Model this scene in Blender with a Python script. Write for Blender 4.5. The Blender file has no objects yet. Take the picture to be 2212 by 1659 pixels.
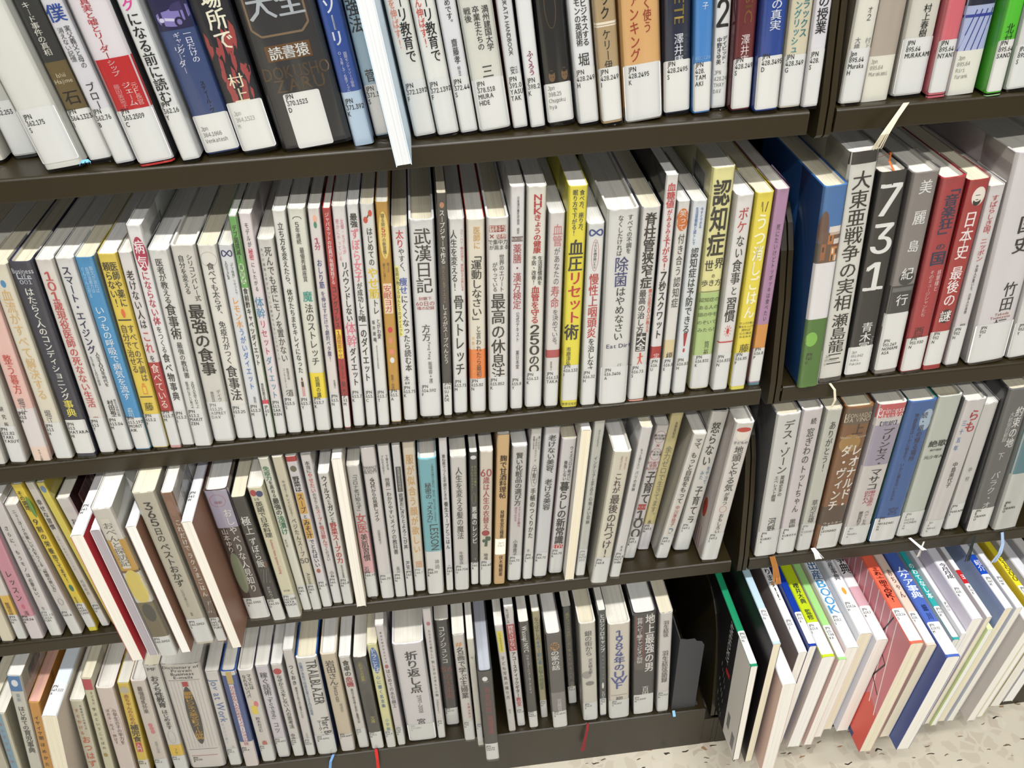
import bpy, math, random
from mathutils import Matrix, Vector
random.seed(7)
sc = bpy.context.scene
MM = 0.001
# ---------------------------------------------------------------- camera
cd = bpy.data.cameras.new('camera'); cam = bpy.data.objects.new('camera', cd)
sc.collection.objects.link(cam); sc.camera = cam
cr = Vector((0.99324, -0.106925, -0.045179)); cu = Vector((0.100921, 0.603158, 0.791211)); cf = Vector((0.05735, 0.790422, -0.609872))
cam.matrix_world = Matrix(((cr.x, cu.x, -cf.x, 0.0), (cr.y, cu.y, -cf.y, -0.551594), (cr.z, cu.z, -cf.z, 0.459782), (0, 0, 0, 1)))
cd.sensor_width = 36; cd.lens = 29.3014; cd.clip_start = 0.02
# ---------------------------------------------------------------- light
wd = bpy.data.worlds.new('room'); sc.world = wd; wd.use_nodes = True
bg = wd.node_tree.nodes['Background']; bg.inputs[0].default_value = (1.0, 0.97, 0.93, 1); bg.inputs[1].default_value = 0.14
def area(name, loc, sx, sy, power, rot=(0, 0, 0), col=(1.0, 0.99, 0.975)):
    l = bpy.data.lights.new(name, 'AREA'); l.shape = 'RECTANGLE'; l.size = sx; l.size_y = sy; l.energy = power; l.color = col
    o = bpy.data.objects.new(name, l); sc.collection.objects.link(o); o.location = loc; o.rotation_euler = rot
    return o
area('ceiling_tube_or_fill', (0.1, -0.97, 2.0), 2.4, 0.08, 88)
area('ceiling_tube_or_fill', (0.1, -2.1, 2.0), 2.4, 0.08, 64)
area('ceiling_tube_or_fill', (0.1, -4.4, 2.0), 2.4, 0.08, 105)  # added low-angle fill to brighten the lower spines, not a known tube
vs = sc.view_settings; vs.view_transform = 'Standard'; vs.look = 'None'; vs.exposure = 0.0; vs.gamma = 1.0; vs.use_curve_mapping = False
# ---------------------------------------------------------------- materials
def s2l(c): return c / 12.92 if c <= 0.04045 else ((c + 0.055) / 1.055) ** 2.4
def rgb(h):
    if len(h) == 3: h = ''.join(a + a for a in h)
    return tuple(s2l(int(h[i:i + 2], 16) / 255) for i in (0, 2, 4)) + (1.0,)
MC = {}
def mat(h, kind='cover'):
    k = (h, kind)
    if k in MC: return MC[k]
    m = bpy.data.materials.new(kind + '_' + h); m.use_nodes = True; nt = m.node_tree; b = nt.nodes['Principled BSDF']
    c = rgb(h)
    if kind == 'page':
        tc = nt.nodes.new('ShaderNodeTexCoord'); mp = nt.nodes.new('ShaderNodeMapping'); mp.inputs['Scale'].default_value = (2600, 9, 9)
        nz = nt.nodes.new('ShaderNodeTexNoise'); nz.inputs['Scale'].default_value = 1.0; nz.inputs['Detail'].default_value = 3
        mx = nt.nodes.new('ShaderNodeMixRGB'); mx.inputs[1].default_value = tuple(x * 0.86 for x in c[:3]) + (1,); mx.inputs[2].default_value = c
        rp = nt.nodes.new('ShaderNodeMapRange'); rp.inputs[1].default_value = 0.35; rp.inputs[2].default_value = 0.55
        nt.links.new(tc.outputs['Object'], mp.inputs[0]); nt.links.new(mp.outputs[0], nz.inputs['Vector']); nt.links.new(nz.outputs[0], rp.inputs[0])
        nt.links.new(rp.outputs[0], mx.inputs[0]); nt.links.new(mx.outputs[0], b.inputs['Base Color'])
        b.inputs['Roughness'].default_value = 0.85
    else:
        b.inputs['Base Color'].default_value = c
        b.inputs['Roughness'].default_value = {'cover': 0.42, 'ink': 0.45, 'label': 0.6, 'cloth': 0.9}.get(kind, 0.5)
        if kind == 'cover':
            tc = nt.nodes.new('ShaderNodeTexCoord'); nz = nt.nodes.new('ShaderNodeTexNoise'); nz.inputs['Scale'].default_value = 28; nz.inputs['Detail'].default_value = 4
            mx = nt.nodes.new('ShaderNodeMixRGB'); mx.inputs[1].default_value = tuple(x * 0.93 for x in c[:3]) + (1,); mx.inputs[2].default_value = c
            nt.links.new(tc.outputs['Object'], nz.inputs['Vector']); nt.links.new(nz.outputs[0], mx.inputs[0]); nt.links.new(mx.outputs[0], b.inputs['Base Color'])
            bp = nt.nodes.new('ShaderNodeBump'); bp.inputs['Strength'].default_value = 0.05; bp.inputs['Distance'].default_value = 0.002
            nt.links.new(nz.outputs[0], bp.inputs['Height']); nt.links.new(bp.outputs[0], b.inputs['Normal'])
    MC[k] = m; return m
def film_material():
    m = bpy.data.materials.new('clear_film'); m.use_nodes = True; nt = m.node_tree; nt.nodes.clear()
    out = nt.nodes.new('ShaderNodeOutputMaterial'); tr = nt.nodes.new('ShaderNodeBsdfTransparent'); gl = nt.nodes.new('ShaderNodeBsdfGlossy')
    tr.inputs[0].default_value = (0.97, 0.97, 0.96, 1); gl.inputs['Roughness'].default_value = 0.09; gl.inputs[0].default_value = (0.9, 0.9, 0.9, 1)
    lw = nt.nodes.new('ShaderNodeLayerWeight'); lw.inputs[0].default_value = 0.3
    mr = nt.nodes.new('ShaderNodeMapRange'); mr.inputs[3].default_value = 0.05; mr.inputs[4].default_value = 0.7
    mx = nt.nodes.new('ShaderNodeMixShader')
    nt.links.new(lw.outputs['Fresnel'], mr.inputs[0]); nt.links.new(mr.outputs[0], mx.inputs[0]); nt.links.new(tr.outputs[0], mx.inputs[1]); nt.links.new(gl.outputs[0], mx.inputs[2])
    nt.links.new(mx.outputs[0], out.inputs[0]); return m
FILM = film_material()
def metal(name, h, rough=0.38):
    m = bpy.data.materials.new(name); m.use_nodes = True; nt = m.node_tree; b = nt.nodes['Principled BSDF']
    c = rgb(h); tc = nt.nodes.new('ShaderNodeTexCoord'); nz = nt.nodes.new('ShaderNodeTexNoise'); nz.inputs['Scale'].default_value = 400; nz.inputs['Detail'].default_value = 3
    n2 = nt.nodes.new('ShaderNodeTexNoise'); n2.inputs['Scale'].default_value = 9; n2.inputs['Detail'].default_value = 4
    mx = nt.nodes.new('ShaderNodeMixRGB'); mx.inputs[1].default_value = tuple(x * 0.85 for x in c[:3]) + (1,); mx.inputs[2].default_value = tuple(x * 1.12 for x in c[:3]) + (1,)
    bp = nt.nodes.new('ShaderNodeBump'); bp.inputs['Strength'].default_value = 0.12; bp.inputs['Distance'].default_value = 0.0006
    nt.links.new(tc.outputs['Object'], nz.inputs['Vector']); nt.links.new(tc.outputs['Object'], n2.inputs['Vector']); nt.links.new(n2.outputs[0], mx.inputs[0])
    nt.links.new(mx.outputs[0], b.inputs['Base Color']); nt.links.new(nz.outputs[0], bp.inputs['Height']); nt.links.new(bp.outputs[0], b.inputs['Normal'])
    b.inputs['Roughness'].default_value = rough; b.inputs['Specular IOR Level'].default_value = 0.4; return m
STEEL = metal('painted_steel', '241d0c'); STEEL_D = metal('painted_steel_inner', '231e16', 0.5); BOOKEND = metal('bookend_steel', '38393b', 0.6)
def terrazzo():
    m = bpy.data.materials.new('terrazzo'); m.use_nodes = True; nt = m.node_tree; b = nt.nodes['Principled BSDF']; N = nt.nodes.new; L = nt.links.new
    tc = N('ShaderNodeTexCoord')
    def vor(scale, feat, vec):
        v = N('ShaderNodeTexVoronoi'); v.inputs['Scale'].default_value = scale; v.feature = feat; L(vec, v.inputs['Vector']); return v
    def ramp(sock, stops, const=False):
        r = N('ShaderNodeValToRGB'); L(sock, r.inputs[0]); e = r.color_ramp.elements
        while len(e) < len(stops): e.new(0.5)
        for i, (q, col) in enumerate(stops): e[i].position = q; e[i].color = col
        if const: r.color_ramp.interpolation = 'CONSTANT'
        return r
    nz = N('ShaderNodeTexNoise'); nz.inputs['Scale'].default_value = 60; L(tc.outputs['Object'], nz.inputs['Vector'])
    ad = N('ShaderNodeVectorMath'); ad.operation = 'MULTIPLY_ADD'; ad.inputs[1].default_value = (0.013,) * 3; L(nz.outputs['Color'], ad.inputs[0]); L(tc.outputs['Object'], ad.inputs[2])
    v1 = vor(66, 'F1', ad.outputs[0]); e1 = vor(66, 'DISTANCE_TO_EDGE', ad.outputs[0])
    chipc = ramp(v1.outputs['Color'], [(0.0, rgb('bab3a2')), (0.25, rgb('b2a998')), (0.5, rgb('bcb4a2')), (0.7, rgb('aea494')), (0.8, rgb('beb6a6')), (0.92, rgb('a89e8f'))], True)
    em = ramp(e1.outputs['Distance'], [(0.08, (0, 0, 0, 1)), (0.13, (1, 1, 1, 1))])
    mx = N('ShaderNodeMixRGB'); mx.inputs[1].default_value = rgb('bab3a2'); L(em.outputs[0], mx.inputs[0]); L(chipc.outputs[0], mx.inputs[2])
    mp = N('ShaderNodeMapping'); mp.inputs['Scale'].default_value = (1.0, 5.0, 1); mp.inputs['Rotation'].default_value = (0, 0, 0.7); L(ad.outputs[0], mp.inputs[0])
    v2 = vor(52, 'F1', mp.outputs[0]); sp = N('ShaderNodeSeparateColor'); L(v2.outputs['Color'], sp.inputs[0])
    a = N('ShaderNodeMath'); a.operation = 'LESS_THAN'; a.inputs[1].default_value = 0.24; L(v2.outputs['Distance'], a.inputs[0])
    g = N('ShaderNodeMath'); g.operation = 'GREATER_THAN'; g.inputs[1].default_value = 0.72; L(sp.outputs[0], g.inputs[0])
    mu = N('ShaderNodeMath'); mu.operation = 'MULTIPLY'; L(a.outputs[0], mu.inputs[0]); L(g.outputs[0], mu.inputs[1])
    dc = ramp(sp.outputs[1], [(0.0, rgb('2e2820')), (0.4, rgb('6a5c4a')), (0.75, rgb('8c6c50'))], True)
    m2 = N('ShaderNodeMixRGB'); L(mu.outputs[0], m2.inputs[0]); L(mx.outputs[0], m2.inputs[1]); L(dc.outputs[0], m2.inputs[2]); L(m2.outputs[0], b.inputs['Base Color'])
    b.inputs['Roughness'].default_value = 0.3; return m
# ---------------------------------------------------------------- mesh helpers
class MB:
    def __init__(s): s.v = []; s.f = []; s.m = []; s.mats = []
    def mi(s, m):
        if m not in s.mats: s.mats.append(m)
        return s.mats.index(m)
    def face(s, pts, m):
        n = len(s.v); s.v.extend(pts); s.f.append(tuple(range(n, n + len(pts)))); s.m.append(s.mi(m))
    def box(s, x0, x1, y0, y1, z0, z1, m):
        n = len(s.v); k = s.mi(m)
        s.v += [(x0, y0, z0), (x1, y0, z0), (x1, y1, z0), (x0, y1, z0), (x0, y0, z1), (x1, y0, z1), (x1, y1, z1), (x0, y1, z1)]
        for q in ((0, 3, 2, 1), (4, 5, 6, 7), (0, 1, 5, 4), (1, 2, 6, 5), (2, 3, 7, 6), (3, 0, 4, 7)):
            s.f.append(tuple(n + i for i in q)); s.m.append(k)
    def grid(s, rows, m, close=False):
        n = len(s.v); k = m if callable(m) else None
        W = len(rows[0])
        for r in rows: s.v.extend(r)
        for i in range(len(rows) - 1):
            for j in range(W if close else W - 1):
                a = n + i * W + j; b = n + i * W + (j + 1) % W
                s.f.append((a, b, b + W, a + W)); s.m.append(s.mi(k(i, j) if k else m))
    def build(s, name, parent=None, smooth=False):
        me = bpy.data.meshes.new(name); me.from_pydata([(x * MM, y * MM, z * MM) for x, y, z in s.v], [], s.f)
        for m in s.mats: me.materials.append(m)
        me.polygons.foreach_set('material_index', s.m)
        if smooth: me.polygons.foreach_set('use_smooth', [True] * len(s.f))
        me.update(); o = bpy.data.objects.new(name, me); sc.collection.objects.link(o)
        if parent: o.parent = parent
        return o
def thing(name, label, cat, loc=(0, 0, 0), rot=(0, 0, 0), group=None):
    o = bpy.data.objects.new(name, None); o.empty_display_size = 0.01; sc.collection.objects.link(o); o.location = loc; o.rotation_euler = rot
    o['label'] = label; o['category'] = cat
    if group: o['group'] = group
    return o
# ---------------------------------------------------------------- book table
# p position of the spine foot (mm), a lean (deg), w/h/d size (mm), c cover colour, E printed design, l call-number label, n description
BOOKS = [
 {'R':'A','p':[-304.7,28.3,246.7],'a':-3.19,'w':16.7,'h':188.0,'c':'ece8de','E':[],'l':None,'n':'cream book cut off at the far left end, top shelf','d':128},
 {'R':'A','p':[-285.2,35.4,246.9],'a':-3.65,'w':18.2,'h':188.0,'c':'c9cac4','E':[['r',1.7,0.0,-1.0,1.0,'2a2c2c']],'l':[39.5,3.0,-0.96,0.96,36.3,'JPN|362.253',0,0,0],'n':'pale grey book with a dark foot, top shelf far left','d':128},
 {'R':'A','p':[-249.2,4.5,247.6],'a':-5.76,'w':26.2,'h':190.0,'c':'e2e3dd','E':[['t','ワ',81.1,74.2,-0.5,0.3,'555',0]],'l':[42.3,6.0,-0.96,0.96,37.5,'JPN|362.175|S',0,0,0],'n':'plain white book jutting forward over the top shelf edge','d':128,'rib':[[[18.3,-6.5,6.5],[18.0,-8.5,5.1]],'6aa8cc',5,1]},
 {'R':'A','p':[-227.5,13.6,247.1],'a':-5.76,'w':16.6,'h':188.0,'c':'3a3b3a','E':[['r',67.4,37.0,-1.0,1.0,'70603c'],['t','キード事件の真相',103.0,71.2,-0.15,0.3,'e8e6dc',1],['h','Ishii',59.0,0.0,2.6,'d8ccb0'],['h','Hajime',55.3,0.0,2.6,'d8ccb0'],['t','石',49.2,40.0,0.05,0.62,'221d18',1]],'l':[37.0,3.0,-0.96,0.96,36.0,'JPN|364.1323|I',0,0,0],'n':'black and olive book with white vertical title, top shelf','d':128},
 {'R':'A','p':[-209.9,5.9,247.0],'a':-5.79,'w':14.3,'h':188.0,'c':'dddce2','E':[['t','僕',102.2,91.8,-0.1,0.78,'2c4fa0',2],['t','実父義父と母の',89.6,64.0,0.3,0.26,'333',0],['t','消えない記憶',89.1,68.5,-0.35,0.26,'444',0],['t','ブロー',55.3,38.3,0.0,0.4,'222',1]],'l':[38.7,3.0,-0.96,0.96,37.2,'JPN|362.76|B',0,0,0],'n':'pale lilac book with big blue character, top shelf','d':128},
 {'R':'A','p':[-188.7,1.8,247.4],'a':-5.47,'w':24.6,'h':190.0,'c':'e4dfe4','E':[['r',69.6,37.5,-1.0,1.0,'c0282c'],['t','真実と嘘とリーダー',104.9,69.5,-0.15,0.24,'c23038',1],['t','シップ',68.7,58.6,-0.1,0.24,'f0dede',1],['t','元F長官',53.6,39.3,0.55,0.16,'e8b8b0',0],['t','ジェーム',54.4,39.5,0.15,0.22,'f4eaea',1],['t','藤田美菜子',54.0,39.0,-0.35,0.16,'e0a0a0',0],['r',1.3,0.0,-1.0,1.0,'c0282c']],'l':[37.5,3.0,-0.96,0.96,37.2,'JPN|363.2509|C',0,0,0],'n':'white book with red lower band and grey back, top shelf','d':128,'side':'4a4c50'},
 {'R':'A','p':[-165.6,1.5,246.9],'a':-5.83,'w':12.9,'h':188.0,'c':'e2e4e4','E':[['t','グ',103.0,96.4,0.0,0.6,'e040a0',2],['t','になる前に読む',95.4,40.1,0.0,0.62,'1c1c20',2]],'l':[38.9,3.0,-0.96,0.96,39.7,'JPN|362.16|Y',0,0,0],'n':'white book with bold black title ending in pink, top shelf','d':128},
 {'R':'A','p':[-145.5,8.9,247.5],'a':-5.68,'w':24.8,'h':188.0,'c':'3d5080','E':[['r',101.3,81.5,-1.0,1.0,'1e1c4c'],['car',95.8,82.5,-0.8,0.9,'8a80c0'],['t','一日だけの',80.3,60.7,0.4,0.2,'eef',1],['t','ギャング・',79.8,64.1,-0.15,0.18,'eef',1],['t','リーダー',72.1,55.0,-0.35,0.18,'eef',1],['t','スティール・ヴ',49.2,28.8,0.25,0.14,'10141f',1]],'l':[28.2,3.0,-0.96,0.96,19.2,'Jpn|364.1066|Venkatesh',1,0,0],'n':'navy blue book with violet car picture, top shelf','d':128},
 {'R':'A','p':[-120.4,6.1,247.5],'a':-5.68,'w':24.8,'h':188.0,'c':'23242c','E':[['red',76.9,35.7,-1.0,1.0,'a84a4a'],['t','場所で',104.6,67.5,0.1,0.48,'f1eeda',2],['t','村上',53.1,34.9,0.0,0.4,'f1e8c8',1]],'l':[35.7,3.0,-0.96,0.96,28.4,'Jpn|364,1523|M',1,1,0],'n':'black book with red flecks and cream title, top shelf','d':128},
 {'R':'A','p':[-82.3,5.3,248.6],'a':-5.53,'w':47.6,'h':210.0,'c':'343436','E':[['oct',107.3,74.1,-0.8,0.72,'8a7258'],['h','大全',91.8,0.0,18.0,'b8bec4'],['r',68.3,58.5,-0.62,0.6,'6b4a24'],['h','読書猿',63.2,0.0,8.5,'dfe3e2'],['h','DOKUSHO',51.3,0.05,8.0,'5c4a36'],['h','ZARU',43.0,0.05,8.0,'5c4a36']],'l':[37.9,1.0,-0.52,0.5,35.9,'JPN|370.1523|D',0,0,0],'n':'very thick black book with octagon frame and brown name plate','d':148},
 {'R':'A','p':[-51.0,6.6,246.9],'a':-5.08,'w':14.3,'h':188.0,'c':'2d55a8','E':[['t','ソーリ',94.3,65.3,0.0,0.55,'f2f6ff',3],['t','国際モンテッソーリ協会',61.6,39.2,0.35,0.16,'dde',0],['t','0-3歳/3-6歳ディプロ',62.2,35.9,-0.15,0.14,'dde',0],['r',36.5,0.0,-1.0,1.0,'c2d6ea']],'l':[36.5,3.0,-0.96,0.96,30.7,'JPN|371.392|K',0,0,1],'n':'royal blue book with pale blue foot, top shelf','d':128},
 {'R':'A','p':[-38.4,17.2,246.7],'a':-5.07,'w':10.5,'h':188.0,'c':'a9c5d6','E':[['t','強法',90.5,70.0,0.0,0.78,'2a3038',2],['t','菅',46.8,38.3,0.2,0.6,'222',1]],'l':[36.9,3.0,-0.96,0.96,34.4,'JPN|371.38|S',0,0,0],'n':'light blue book half hidden by pages of the next, top shelf','d':128},
 {'R':'A','p':[-24.0,-35.8,246.8],'a':-5.61,'w':10.8,'h':200.0,'c':'eceeee','E':[],'l':None,'n':'white book shelved pages outward, hanging over the top shelf edge','d':257,'side':'c8dcea','pg':'c8cbcc','su':1},
 {'R':'A','p':[-8.8,9.6,247.1],'a':-5.75,'w':15.7,'h':188.0,'c':'e9e9e4','E':[['t','を伸ばす!',90.6,60.4,-0.45,0.26,'e08870',1],['t','ーリ教育で',93.1,50.1,0.25,0.42,'1a1a1e',2]],'l':[39.6,3.0,-0.96,0.96,36.4,'JPN|372.1392|F',0,0,0],'n':'off-white education book, the one with salmon side line, top shelf','d':128},
 {'R':'A','p':[7.1,9.0,247.0],'a':-5.69,'w':15.6,'h':188.0,'c':'eaeae6','E':[['t','ん伸ばす!',90.2,60.0,-0.4,0.28,'d04038',1],['t','ーリ教育で',92.1,49.8,0.25,0.42,'1a1a1e',2]],'l':[39.7,3.0,-0.96,0.96,36.5,'JPN|372.1392|F',0,0,0],'n':'white education book, the one with red side line, top shelf','d':128},
 {'R':'A','p':[21.5,9.5,246.9],'a':-5.66,'w':12.7,'h':188.0,'c':'e4e4e8','E':[['t','めです。',87.9,71.4,0.1,0.32,'26262a',1],['t','齋藤孝',63.8,47.8,0.1,0.32,'26262a',1],['t','明治大',46.3,39.0,0.1,0.16,'444',0]],'l':[40.0,3.0,-0.96,0.96,36.8,'JPN|372.44|S',0,0,0],'n':'slim white book with sparse black writing, top shelf','d':128},
 {'R':'A','p':[39.4,8.7,247.4],'a':-5.66,'w':22.5,'h':188.0,'c':'dcdcd4','E':[['t','満州建国大学',82.0,53.9,0.5,0.2,'222',1],['t','卒業生たちの',82.4,55.0,-0.05,0.2,'222',1],['t','戦後',82.3,73.1,-0.55,0.2,'222',1],['t','三',45.7,36.9,0.1,0.34,'222',0]],'l':[37.2,3.0,-0.96,0.96,34.0,'JPN|378.518|MIURA|HIDE',0,0,0],'n':'broad off-white book with three columns of black title, top shelf','d':128},
 {'R':'A','p':[57.2,10.0,246.8],'a':-5.22,'w':11.0,'h':188.0,'c':'dfe0e2','E':[['v','YUKATA HANDBOOK',88.9,50.3,0.0,0.28,'333',0],['t','安',44.0,37.8,-0.1,0.3,'333',0],['v','YASU',43.5,37.7,0.4,0.16,'555',0]],'l':[38.5,3.0,-0.96,0.96,35.3,'JPN|391.0|YASU|TAK',0,0,0],'n':'narrow white book with sideways English capitals, top shelf','d':128,'side':'b03030'},
 {'R':'A','p':[69.1,8.5,246.8],'a':-5.05,'w':10.9,'h':188.0,'c':'e8e9ea','E':[['t','ふくろう',53.2,36.9,0.0,0.4,'90205c',3]],'l':[37.2,3.0,-0.96,0.96,34.0,'JPN|398.2|K',0,0,0],'n':'narrow white book with small magenta title, top shelf','d':128,'side':'14203c'},
 {'R':'A','p':[85.6,11.3,247.2],'a':-5.15,'w':19.8,'h':188.0,'c':'201f20','E':[['ring',92.4,64.5,-0.38,0.4,'6a5a3a'],['face',38.3,30.5,-0.55,-0.1,'7a6040'],['face',39.2,30.6,0.35,0.8,'7a6040']],'l':[29.6,3.0,-0.96,0.96,26.6,'Jpn|398.25|Chugoku|hya',1,0,0],'n':'black book with thin gold oval frame, top shelf','d':128},
 {'R':'A','p':[104.6,7.5,247.0],'a':-5.51,'w':15.1,'h':188.0,'c':'e9eaec','E':[['t','ビジネスする',82.1,53.2,0.35,0.3,'1a1a1a',2],['t','レモンの英語術',87.7,53.4,-0.25,0.28,'1a1a1a',2],['t','堀',49.1,40.4,0.0,0.5,'1a1a1a',1]],'l':[40.1,3.0,-0.96,0.96,36.9,'JPN|428.2495|H',0,0,0],'n':'white English lesson book with two bold black columns, top shelf','d':128},
 {'R':'A','p':[120.2,3.8,247.0],'a':-5.58,'w':15.1,'h':188.0,'c':'b79f78','E':[['r',68.5,67.0,-1.0,1.0,'efe6d6'],['r',66.5,65.6,-1.0,1.0,'efe6d6'],['t','ック',85.7,69.9,0.0,0.42,'1c1a16',2],['t','ケリー伊',63.8,37.6,0.0,0.36,'1c1a16',1]],'l':[39.7,3.7,-0.96,0.96,37.2,'JPN|428.249|I',0,0,0],'n':'kraft brown book with white double line, top shelf','d':128},
 {'R':'A','p':[142.8,7.0,247.5],'a':-5.17,'w':27.2,'h':188.0,'c':'dfb47a','E':[['t','く使う',80.0,57.7,0.35,0.2,'a03828',1],['t','ァンキング',83.5,40.4,-0.3,0.24,'a83c2c',1],['r',10.3,0.0,-1.0,1.0,'85807c']],'l':[38.9,1.0,-0.95,0.95,36.0,'JPN|428.2495|K',0,0,0],'n':'thick peach book with red handwritten title, top shelf','d':128},
 {'R':'A','p':[167.6,12.4,247.0],'a':-4.05,'w':19.8,'h':188.0,'c':'1d2540','E':[['v','ETE',78.7,60.7,0.1,0.36,'b8a04c',1],['t','澤井康',55.1,34.1,0.1,0.32,'e8ecf4',1],['v','Kohsuke',54.0,40.4,0.6,0.14,'4a5a6a',0]],'l':[38.0,3.0,-0.96,0.96,35.9,'JPN|428.2495|S',0,0,0],'n':'dark navy book with sideways gold capitals, top shelf','d':128},
 {'R':'A','p':[184.5,9.5,246.7],'a':-4.05,'w':13.4,'h':188.0,'c':'4a8fd2','E':[['t','子',74.6,69.9,0.1,0.3,'eef4fa',1],['h','601126',39.5,0.0,2.2,'9ac0e4']],'l':[36.4,3.0,-0.96,0.96,35.1,'JPN|428.|TAM|AKI',0,0,0],'n':'sky blue book, slim, near the right end of left top shelf','d':128},
 {'R':'A','p':[198.5,16.7,246.6],'a':-3.01,'w':11.6,'h':188.0,'c':'e6e6e6','E':[['h','2',65.3,0.0,18.0,'151515'],['t','デイビッド・',50.3,31.2,0.35,0.3,'222',2],['t','中野きゆ美',49.9,31.7,-0.3,0.3,'222',2]],'l':[29.7,3.0,-0.96,0.96,26.5,'JPN|428.24|THAY|DAV',1,0,0],'n':'white book with a huge black numeral two, top shelf','d':128},
 {'R':'A','p':[211.9,8.8,246.7],'a':-2.98,'w':14.9,'h':188.0,'c':'6e2329','E':[['v','SIC',77.4,59.0,0.1,0.4,'8a5a30',1],['t','澤井康',52.5,32.2,0.0,0.4,'eadada',1]],'l':[37.1,3.0,-0.96,0.96,36.3,'JPN|428.249|S',0,0,0],'n':'dark maroon book with gold capitals, top shelf','d':128},
 {'R':'A','p':[228.5,3.5,246.7],'a':-2.98,'w':17.9,'h':188.0,'c':'274a9c','E':[['t','の真実',74.6,54.9,0.1,0.42,'eef2fa',1]],'l':[39.0,3.0,-0.96,0.96,39.0,'JPN|428.3495|D',0,0,0],'n':'deep blue book with three white characters, top shelf','d':128},
 {'R':'A','p':[246.2,5.9,246.6],'a':-2.03,'w':16.5,'h':188.0,'c':'dcd4bc','E':[['t','ラックス',72.2,48.5,0.35,0.32,'2a7a84',2],['t','イングリッシュ',77.7,38.3,-0.3,0.3,'2a8a98',2]],'l':[37.8,3.0,-0.96,0.96,36.5,'JPN|428.349|G',0,0,0],'n':'cream book with teal title in two columns, top shelf','d':128},
 {'R':'A','p':[260.2,4.1,246.5],'a':-2.28,'w':12.1,'h':188.0,'c':'e4e2e8','E':[['t','の授業',75.2,50.5,0.0,0.62,'2a2a30',2]],'l':[41.0,3.0,-0.96,0.96,37.8,'JPN|428.|S',0,0,0],'n':'white book at the right end of left top shelf','d':128},
 {'R':'A2','p':[289.5,4.5,246.4],'a':-0.84,'w':16.5,'h':188.0,'c':'e6e4da','E':[['t','オ2',65.6,56.4,0.2,0.2,'555',0],['t','大橋',46.4,38.2,-0.4,0.24,'777',0],['t','村上',45.7,38.0,0.5,0.24,'999',0]],'l':[39.2,3.0,-0.96,0.96,36.0,'Jpn|895.64|Muraka|H',0,0,0],'n':'cream book first from the left on right top shelf','d':128,'side':'8a8070'},
 {'R':'A2','p':[309.0,9.1,246.5],'a':-1.42,'w':21.8,'h':188.0,'c':'b7aca0','E':[['r',31.4,0.0,-1.0,1.0,'e4e2d6'],['r',-0.2,0.0,-1.0,1.0,'333']],'l':[31.1,3.0,-0.96,0.96,27.9,'Jpn|895.64|Murakami',1,1,1],'n':'taupe book with cream foot, right top shelf','d':128},
 {'R':'A2','p':[333.5,9.9,246.7],'a':-2.05,'w':22.6,'h':188.0,'c':'d9d7cd','E':[['t','村上春樹',62.5,41.1,0.15,0.24,'2a2a2a',1]],'l':[41.3,3.0,-0.96,0.96,38.1,'JPN|895.64|MURAKAMI',0,0,0],'n':'grey-white book with a pale ribbon marker, right top shelf','d':128,'rib':[[[-6.4,-11.9,1.1],[-15.4,-17.9,-6.5],[-23.1,-21.9,-15.8],[-25.8,-18.9,-27.4]],'c8c0a8',5,1]},
 {'R':'A2','p':[353.2,6.0,246.6],'a':-2.36,'w':14.3,'h':188.0,'c':'d9727e','E':[['r',1.4,0.0,-1.0,1.0,'d9727e']],'l':[39.5,3.5,-0.96,0.96,37.6,'JPN|895.64|NYANT',0,0,0],'n':'salmon pink book on the right top shelf','d':128},
 {'R':'A2','p':[371.9,7.7,246.7],'a':-2.43,'w':22.2,'h':188.0,'c':'b5bfe0','E':[['r',66.5,60.0,-1.0,1.0,'1a2038'],['r',54.3,52.4,-1.0,1.0,'34449a'],['slash',57.2,30.6,-0.9,0.8,'24348c'],['r',30.6,0.0,-1.0,1.0,'e4e4da']],'l':[29.1,3.0,-0.96,0.96,25.9,'Jpn|895.64|Riri|furank',1,1,1],'n':'book with blue and white photo spine, right top shelf','d':128},
 {'R':'A2','p':[392.1,0.5,246.6],'a':-3.14,'w':12.5,'h':188.0,'c':'58c832','E':[['t','北村',48.7,34.6,0.0,0.45,'1c4a10',1],['r',0.6,0.0,-1.0,1.0,'a8e0a0']],'l':[38.1,3.0,-0.96,0.96,36.2,'JPN|895.64|SANO',0,0,0],'n':'bright green book on the right top shelf','d':128},
 {'R':'A2','p':[412.0,4.1,247.0],'a':-4.2,'w':19.1,'h':188.0,'c':'dcdcdc','E':[],'l':[33.0,3.0,-0.96,0.96,29.8,'JPN|895|S',0,0,0],'n':'grey-white book at the picture edge, right top shelf','d':128},
 {'R':'B','p':[-393.2,2.7,1.2],'a':9.13,'w':14.8,'h':187.7,'c':'dcdcd6','E':[],'l':None,'n':'white book cut off at the far left of second shelf','d':128},
 {'R':'B','p':[-375.7,2.5,1.0],'a':8.29,'w':13.8,'h':186.1,'c':'dedcd4','E':[['t','研究所',62.8,38.6,0.1,0.22,'333',1]],'l':[41.3,3.0,-0.96,0.96,38.1,'JPN|612.82|TAKI|YASUY',0,0,0],'n':'off-white book left of the pink one, second shelf','d':128},
 {'R':'B','p':[-357.1,3.7,1.0],'a':7.16,'w':15.4,'h':185.9,'c':'ecc8c0','E':[['t','整う暮方',108.3,70.4,0.0,0.4,'d05048',1],['t','堀江',66.2,51.8,-0.1,0.32,'555',0],['r',56.0,15.2,-1.0,1.0,'e2dcdc'],['r',15.2,0.0,-1.0,1.0,'ecd6c8'],['t','サンマーク出版',12.5,-0.0,0.0,0.14,'222',1]],'l':[54.5,14.5,-0.96,0.96,51.3,'JPN|613|H',0,0,1],'n':'pink book with red title and beige foot, second shelf','d':128},
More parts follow.
